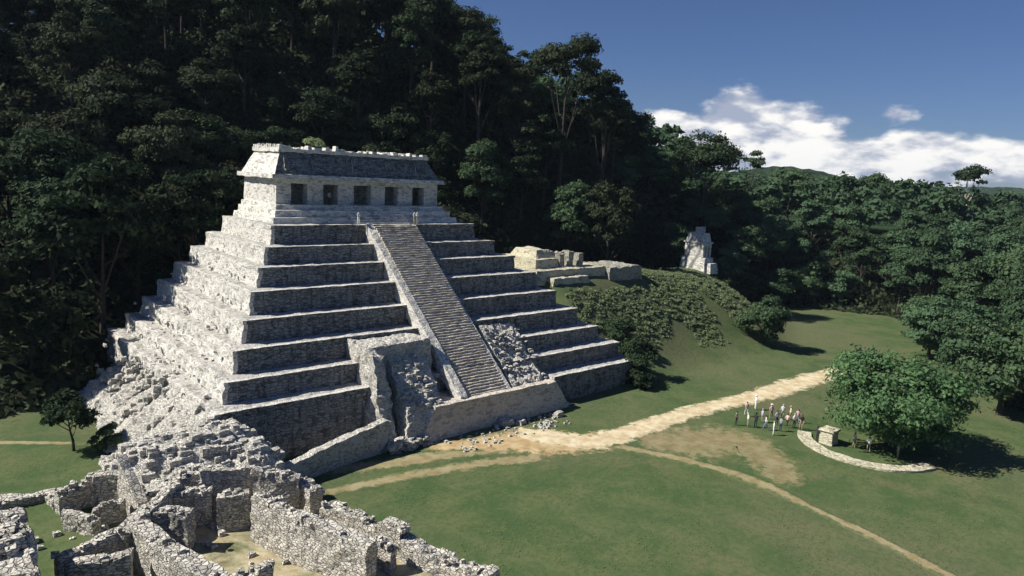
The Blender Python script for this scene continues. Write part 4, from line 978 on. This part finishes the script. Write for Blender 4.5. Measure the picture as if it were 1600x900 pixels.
def pose_mesh(pose):
    if pose in POSE: return POSE[pose]
    J, legs, arms = skel(pose)
    vs, es, rad, seg = [], [], [], []
    def V(p, r): vs.append(p); rad.append(r if isinstance(r, tuple) else (r, r)); return len(vs)-1
    def E(a, b, tg): es.append((a, b)); seg.append((a, b, tg))
    pel = V(J['pel'], (.155, .115)); sp = V(J['sp'], (.135, .10)); ch = V(J['ch'], (.165, .11)); nk = V(J['nk'], .055); hd = V(J['hd'], (.085, .10)); tp = V(J['tp'], (.07, .08))
    E(pel, sp, 'shirt'); E(sp, ch, 'shirt'); E(ch, nk, 'shirt'); E(nk, hd, 'skin'); E(hd, tp, 'skin')
    for s_ in (1, -1):
        h_, k_, a_, t_ = legs[s_]; i1 = V(h_, .085); i2 = V(k_, .058); i3 = V(a_, .042); i4 = V(t_, .035)
        E(pel, i1, 'trousers'); E(i1, i2, 'trousers'); E(i2, i3, 'trousers'); E(i3, i4, 'shoe')
        sh, el_, wr, ha = arms[s_]; j1 = V(sh, .055); j2 = V(el_, .042); j3 = V(wr, .028); j4 = V(ha, (.040, .018))
        E(ch, j1, 'shirt'); E(j1, j2, 'shirt'); E(j2, j3, 'skin'); E(j3, j4, 'skin')
        # fingers and thumb
        d = np.array(ha)-np.array(wr); d /= np.linalg.norm(d); sd_ = np.cross(d, (0, 1, .2)); sd_ /= np.linalg.norm(sd_)
        for q, (off, ln) in enumerate(((-.030, .065), (-.010, .080), (.010, .075), (.030, .058))):
            b0 = np.array(ha)+sd_*off; f1 = V(tuple(b0+d*ln*.5), .009); f2 = V(tuple(b0+d*ln+np.array((0, .01, -.012))), .008); E(j4, f1, 'skin'); E(f1, f2, 'skin')
        f1 = V(tuple(np.array(wr)*.5+np.array(ha)*.5-sd_*.05), .010); E(j4, f1, 'skin')
    me = bpy.data.meshes.new('skel'); me.from_pydata(vs, es, []); me.update(); o = bpy.data.objects.new('skel', me); col.objects.link(o)
    md = o.modifiers.new('s', 'SKIN'); md.use_smooth_shade = True
    for i, v in enumerate(me.skin_vertices[0].data): v.radius = rad[i]; v.use_root = (i == 0)
    sb = o.modifiers.new('u', 'SUBSURF'); sb.levels = 1; sb.render_levels = 1
    dg = bpy.context.evaluated_depsgraph_get(); em = bpy.data.meshes.new_from_object(o.evaluated_get(dg)); bpy.data.objects.remove(o); bpy.data.meshes.remove(me)
    tags = []; A = np.array([vs[a] for a, b, t in seg]); B_ = np.array([vs[b] for a, b, t in seg]); BA = B_-A
    for p in em.polygons:
        c = np.array(p.center); t = np.clip(((c-A)*BA).sum(1)/((BA*BA).sum(1)+1e-9), 0, 1); d = np.linalg.norm(A+BA*t[:, None]-c, axis=1); d -= np.array([rad[a][0]*.5 for a, b, t_ in seg]); tags.append(seg[int(np.argmin(d))][2])
    em.materials.clear(); hp = J['hd']; POSE[pose] = (em, tags, hp, J['tp']); return POSE[pose]
def person(x, y, z, face, pose, shirt, trous, label, hair=0, skin=0, hat=None, h=1.0, group=None, skirt=False):
    em, tags, hp, tp = pose_mesh(pose); root = empty('person', (x, y, z), face); root.scale = (h, h, h)
    me = em.copy(); ms = [SKIN[skin], cm('cloth_'+shirt, CL[shirt]), cm('cloth_'+trous, CL[trous]), cm('shoe_dark', (.05, .04, .035))]
    for q in ms: me.materials.append(q)
    mi = {'skin': 0, 'shirt': 1, 'trousers': 2, 'shoe': 3}; me.polygons.foreach_set('material_index', [mi[t] for t in tags])
    b = bpy.data.objects.new('body', me); col.objects.link(b); b.parent = root
    mb = MB(); c = np.array(hp)+np.array((0, .022, .045)); mb.blob(c, (.095, .105, .10), 12, 8, .03); v = np.array(mb.v); mb.build('hair', HAIR[hair], root, smooth=True)
    mb = MB(); f = np.array(hp)+np.array((0, -.115, -.005)); mb.blob(f, (.014, .02, .022), 6, 4, 0)
    for s_ in (-1, 1): mb.blob(np.array(hp)+np.array((s_*.092, .0, 0)), (.015, .025, .035), 6, 4, 0)
    mb.build('face_features', SKIN[skin], root)
    mb = MB()
    for s_ in (-1, 1): mb.blob(np.array(hp)+np.array((s_*.034, -.098, .02)), (.012, .008, .008), 6, 4, 0)
    mb.blob(np.array(hp)+np.array((0, -.097, -.045)), (.026, .008, .007), 6, 4, 0); mb.build('eyes_and_mouth', HAIR[0], root)
    if hat:
        mb = MB(); c = np.array(tp)+np.array((0, .0, -.01)); mb.tube([c, c+np.array((0, 0, .02)), c+np.array((0, 0, .025)), c+np.array((0, 0, .10)), c+np.array((0, 0, .12))], [.19, .185, .10, .09, .05], 14); mb.build('hat', cm('hat_'+hat, CL[hat]), root)
    tag(root, label, 'person', group); return root
gp = 'tour group standing on the footpath'
rnd = random.Random(31)
PPL = [ # px, py(feet), pose, shirt, trousers, hat, label
    (1150, 664, 'stand', 'grey', 'dark', None, 'person in grey at the left end of the tour group'),
    (1166, 650, 'walk', 'pink', 'white', None, 'person in pale pink walking at the back left of the tour group'),
    (1168, 667, 'look', 'white', 'khaki', None, 'person in white with a hand raised to the face, left of the group'),
    (1180, 668, 'stand', 'dark', 'dark', None, 'person dressed all in black in the left half of the group'),
    (1180, 640, 'stand', 'white', 'white', 'white', 'person in a white hat standing on the pale path behind the group'),
    (1190, 660, 'stand', 'lilac', 'grey', None, 'person in lilac beside the one in black'),
    (1196, 672, 'walk', 'white', 'blue', None, 'person in white shirt and blue trousers at the front of the group'),
    (1204, 655, 'stand', 'pink', 'khaki', 'cream', 'person in pink with a cream hat at the back of the group'),
    (1208, 680, 'stand', 'white', 'white', None, 'person dressed all in white nearest the camera in the group'),
    (1213, 664, 'look', 'lilac', 'navy', None, 'person in lilac with navy trousers in the middle of the group'),
    (1219, 674, 'stand', 'grey', 'navy', None, 'person in grey just right of the one all in white'),
    (1222, 655, 'stand', 'white', 'grey', None, 'person in white with grey trousers at the back right'),
    (1229, 668, 'walk', 'pink', 'dark', None, 'person in pink with dark trousers walking in the right half of the group'),
    (1234, 657, 'stand', 'cream', 'khaki', 'khaki', 'person in cream with a khaki hat at the back right of the group'),
    (1240, 670, 'stand', 'white', 'dark', None, 'person in white with dark trousers near the right end'),
    (1246, 661, 'look', 'pink', 'grey', None, 'person in pink shading the eyes near the right end'),
    (1251, 672, 'stand', 'dark', 'khaki', None, 'person in a dark top at the right end of the tour group'),
]
for i, (px, py, po, sh, tr, hat, lb) in enumerate(PPL):
    p = at(px, py, 0); person(p[0], p[1], .01, rnd.uniform(0, 6.28), po, sh, tr, lb, i % 3, (i*2) % 3, hat, rnd.uniform(.93, 1.06), gp)
for (px, py, po, sh, tr, hat, lb) in [(1276, 690, 'stand', 'dark', 'dark', None, 'person in black standing beside the pale block at the ring edge')]:
    p = at(px, py, 0); person(p[0], p[1], .01, 1.0, po, sh, tr, lb, 0, 1, hat)
G2 = 'people in the shade of the round tree'
for i, (px, py, po, sh, lb) in enumerate([(1334, 700, 'look', 'pink', 'person in pink in the tree shade, just right of the pale block'), (1356, 707, 'stand', 'white', 'person in white under the round tree between the two others'), (1402, 716, 'stand', 'lilac', 'person in lilac in the tree shade, farthest right from the block')]):
    p = at(px, py, 0); person(p[0], p[1], .01, 1.2+i, po, sh, 'khaki', lb, i, i, None, 1.0, G2)
# people at the top of the stairs
for (x, y, po, sh, tr, lb) in [(-3.6, -.3, 'stand', 'white', 'white', 'person in white at the top of the stairs on the left'), (4.5, -.2, 'stand', 'white', 'khaki', 'person in white at the top of the stairs on the right'), (5.3, .3, 'look', 'white', 'grey', 'person in white and grey trousers at the top right of the stairs'), (-5.0, 4.6, 'stand', 'grey', 'dark', 'person in grey at the second temple doorway')]:
    person(x, y, 19.72 if y < 2 else 21.78, 0.3, po, sh, tr, lb, 0, 0, None, 1.0, 'visitors on top of the pyramid')
# pale block by the ring
p = at(1294, 692, 0); mb = MB(); mb.box(p[0]-.8, p[0]+.8, p[1]-.7, p[1]+.7, -.1, 1.45, ins=.08, res=.3, amp=.07)
mb.box(p[0]-.9, p[0]+.9, p[1]-.8, p[1]+.8, 1.42, 1.62, ins=.03, res=.3, amp=.05)
thing_from(mb, 'stone_altar', M['cream'], 'square cream stone block with a flat cap at the edge of the ring', 'stone block')
# keep spare prototypes out of the way: none are left unused

# ------------------------------------------------------------------ air
mb = MB(); mb.box(-2600, 2900, -2600, 2900, -60, 130, res=1e6, amp=0)
hz = mb.build('haze', None); tag(hz, 'thin blue air over the valley', kind='stuff')
hm = bpy.data.materials.new('thin_air'); hm.use_nodes = True; ht = hm.node_tree; ht.nodes.clear()
pv_ = ht.nodes.new('ShaderNodeVolumePrincipled'); pv_.inputs['Density'].default_value = .00007; pv_.inputs['Color'].default_value = (.62, .78, 1.0, 1); pv_.inputs['Anisotropy'].default_value = .0
ho = ht.nodes.new('ShaderNodeOutputMaterial'); ht.links.new(pv_.outputs[0], ho.inputs['Volume']); hz.data.materials.append(hm)
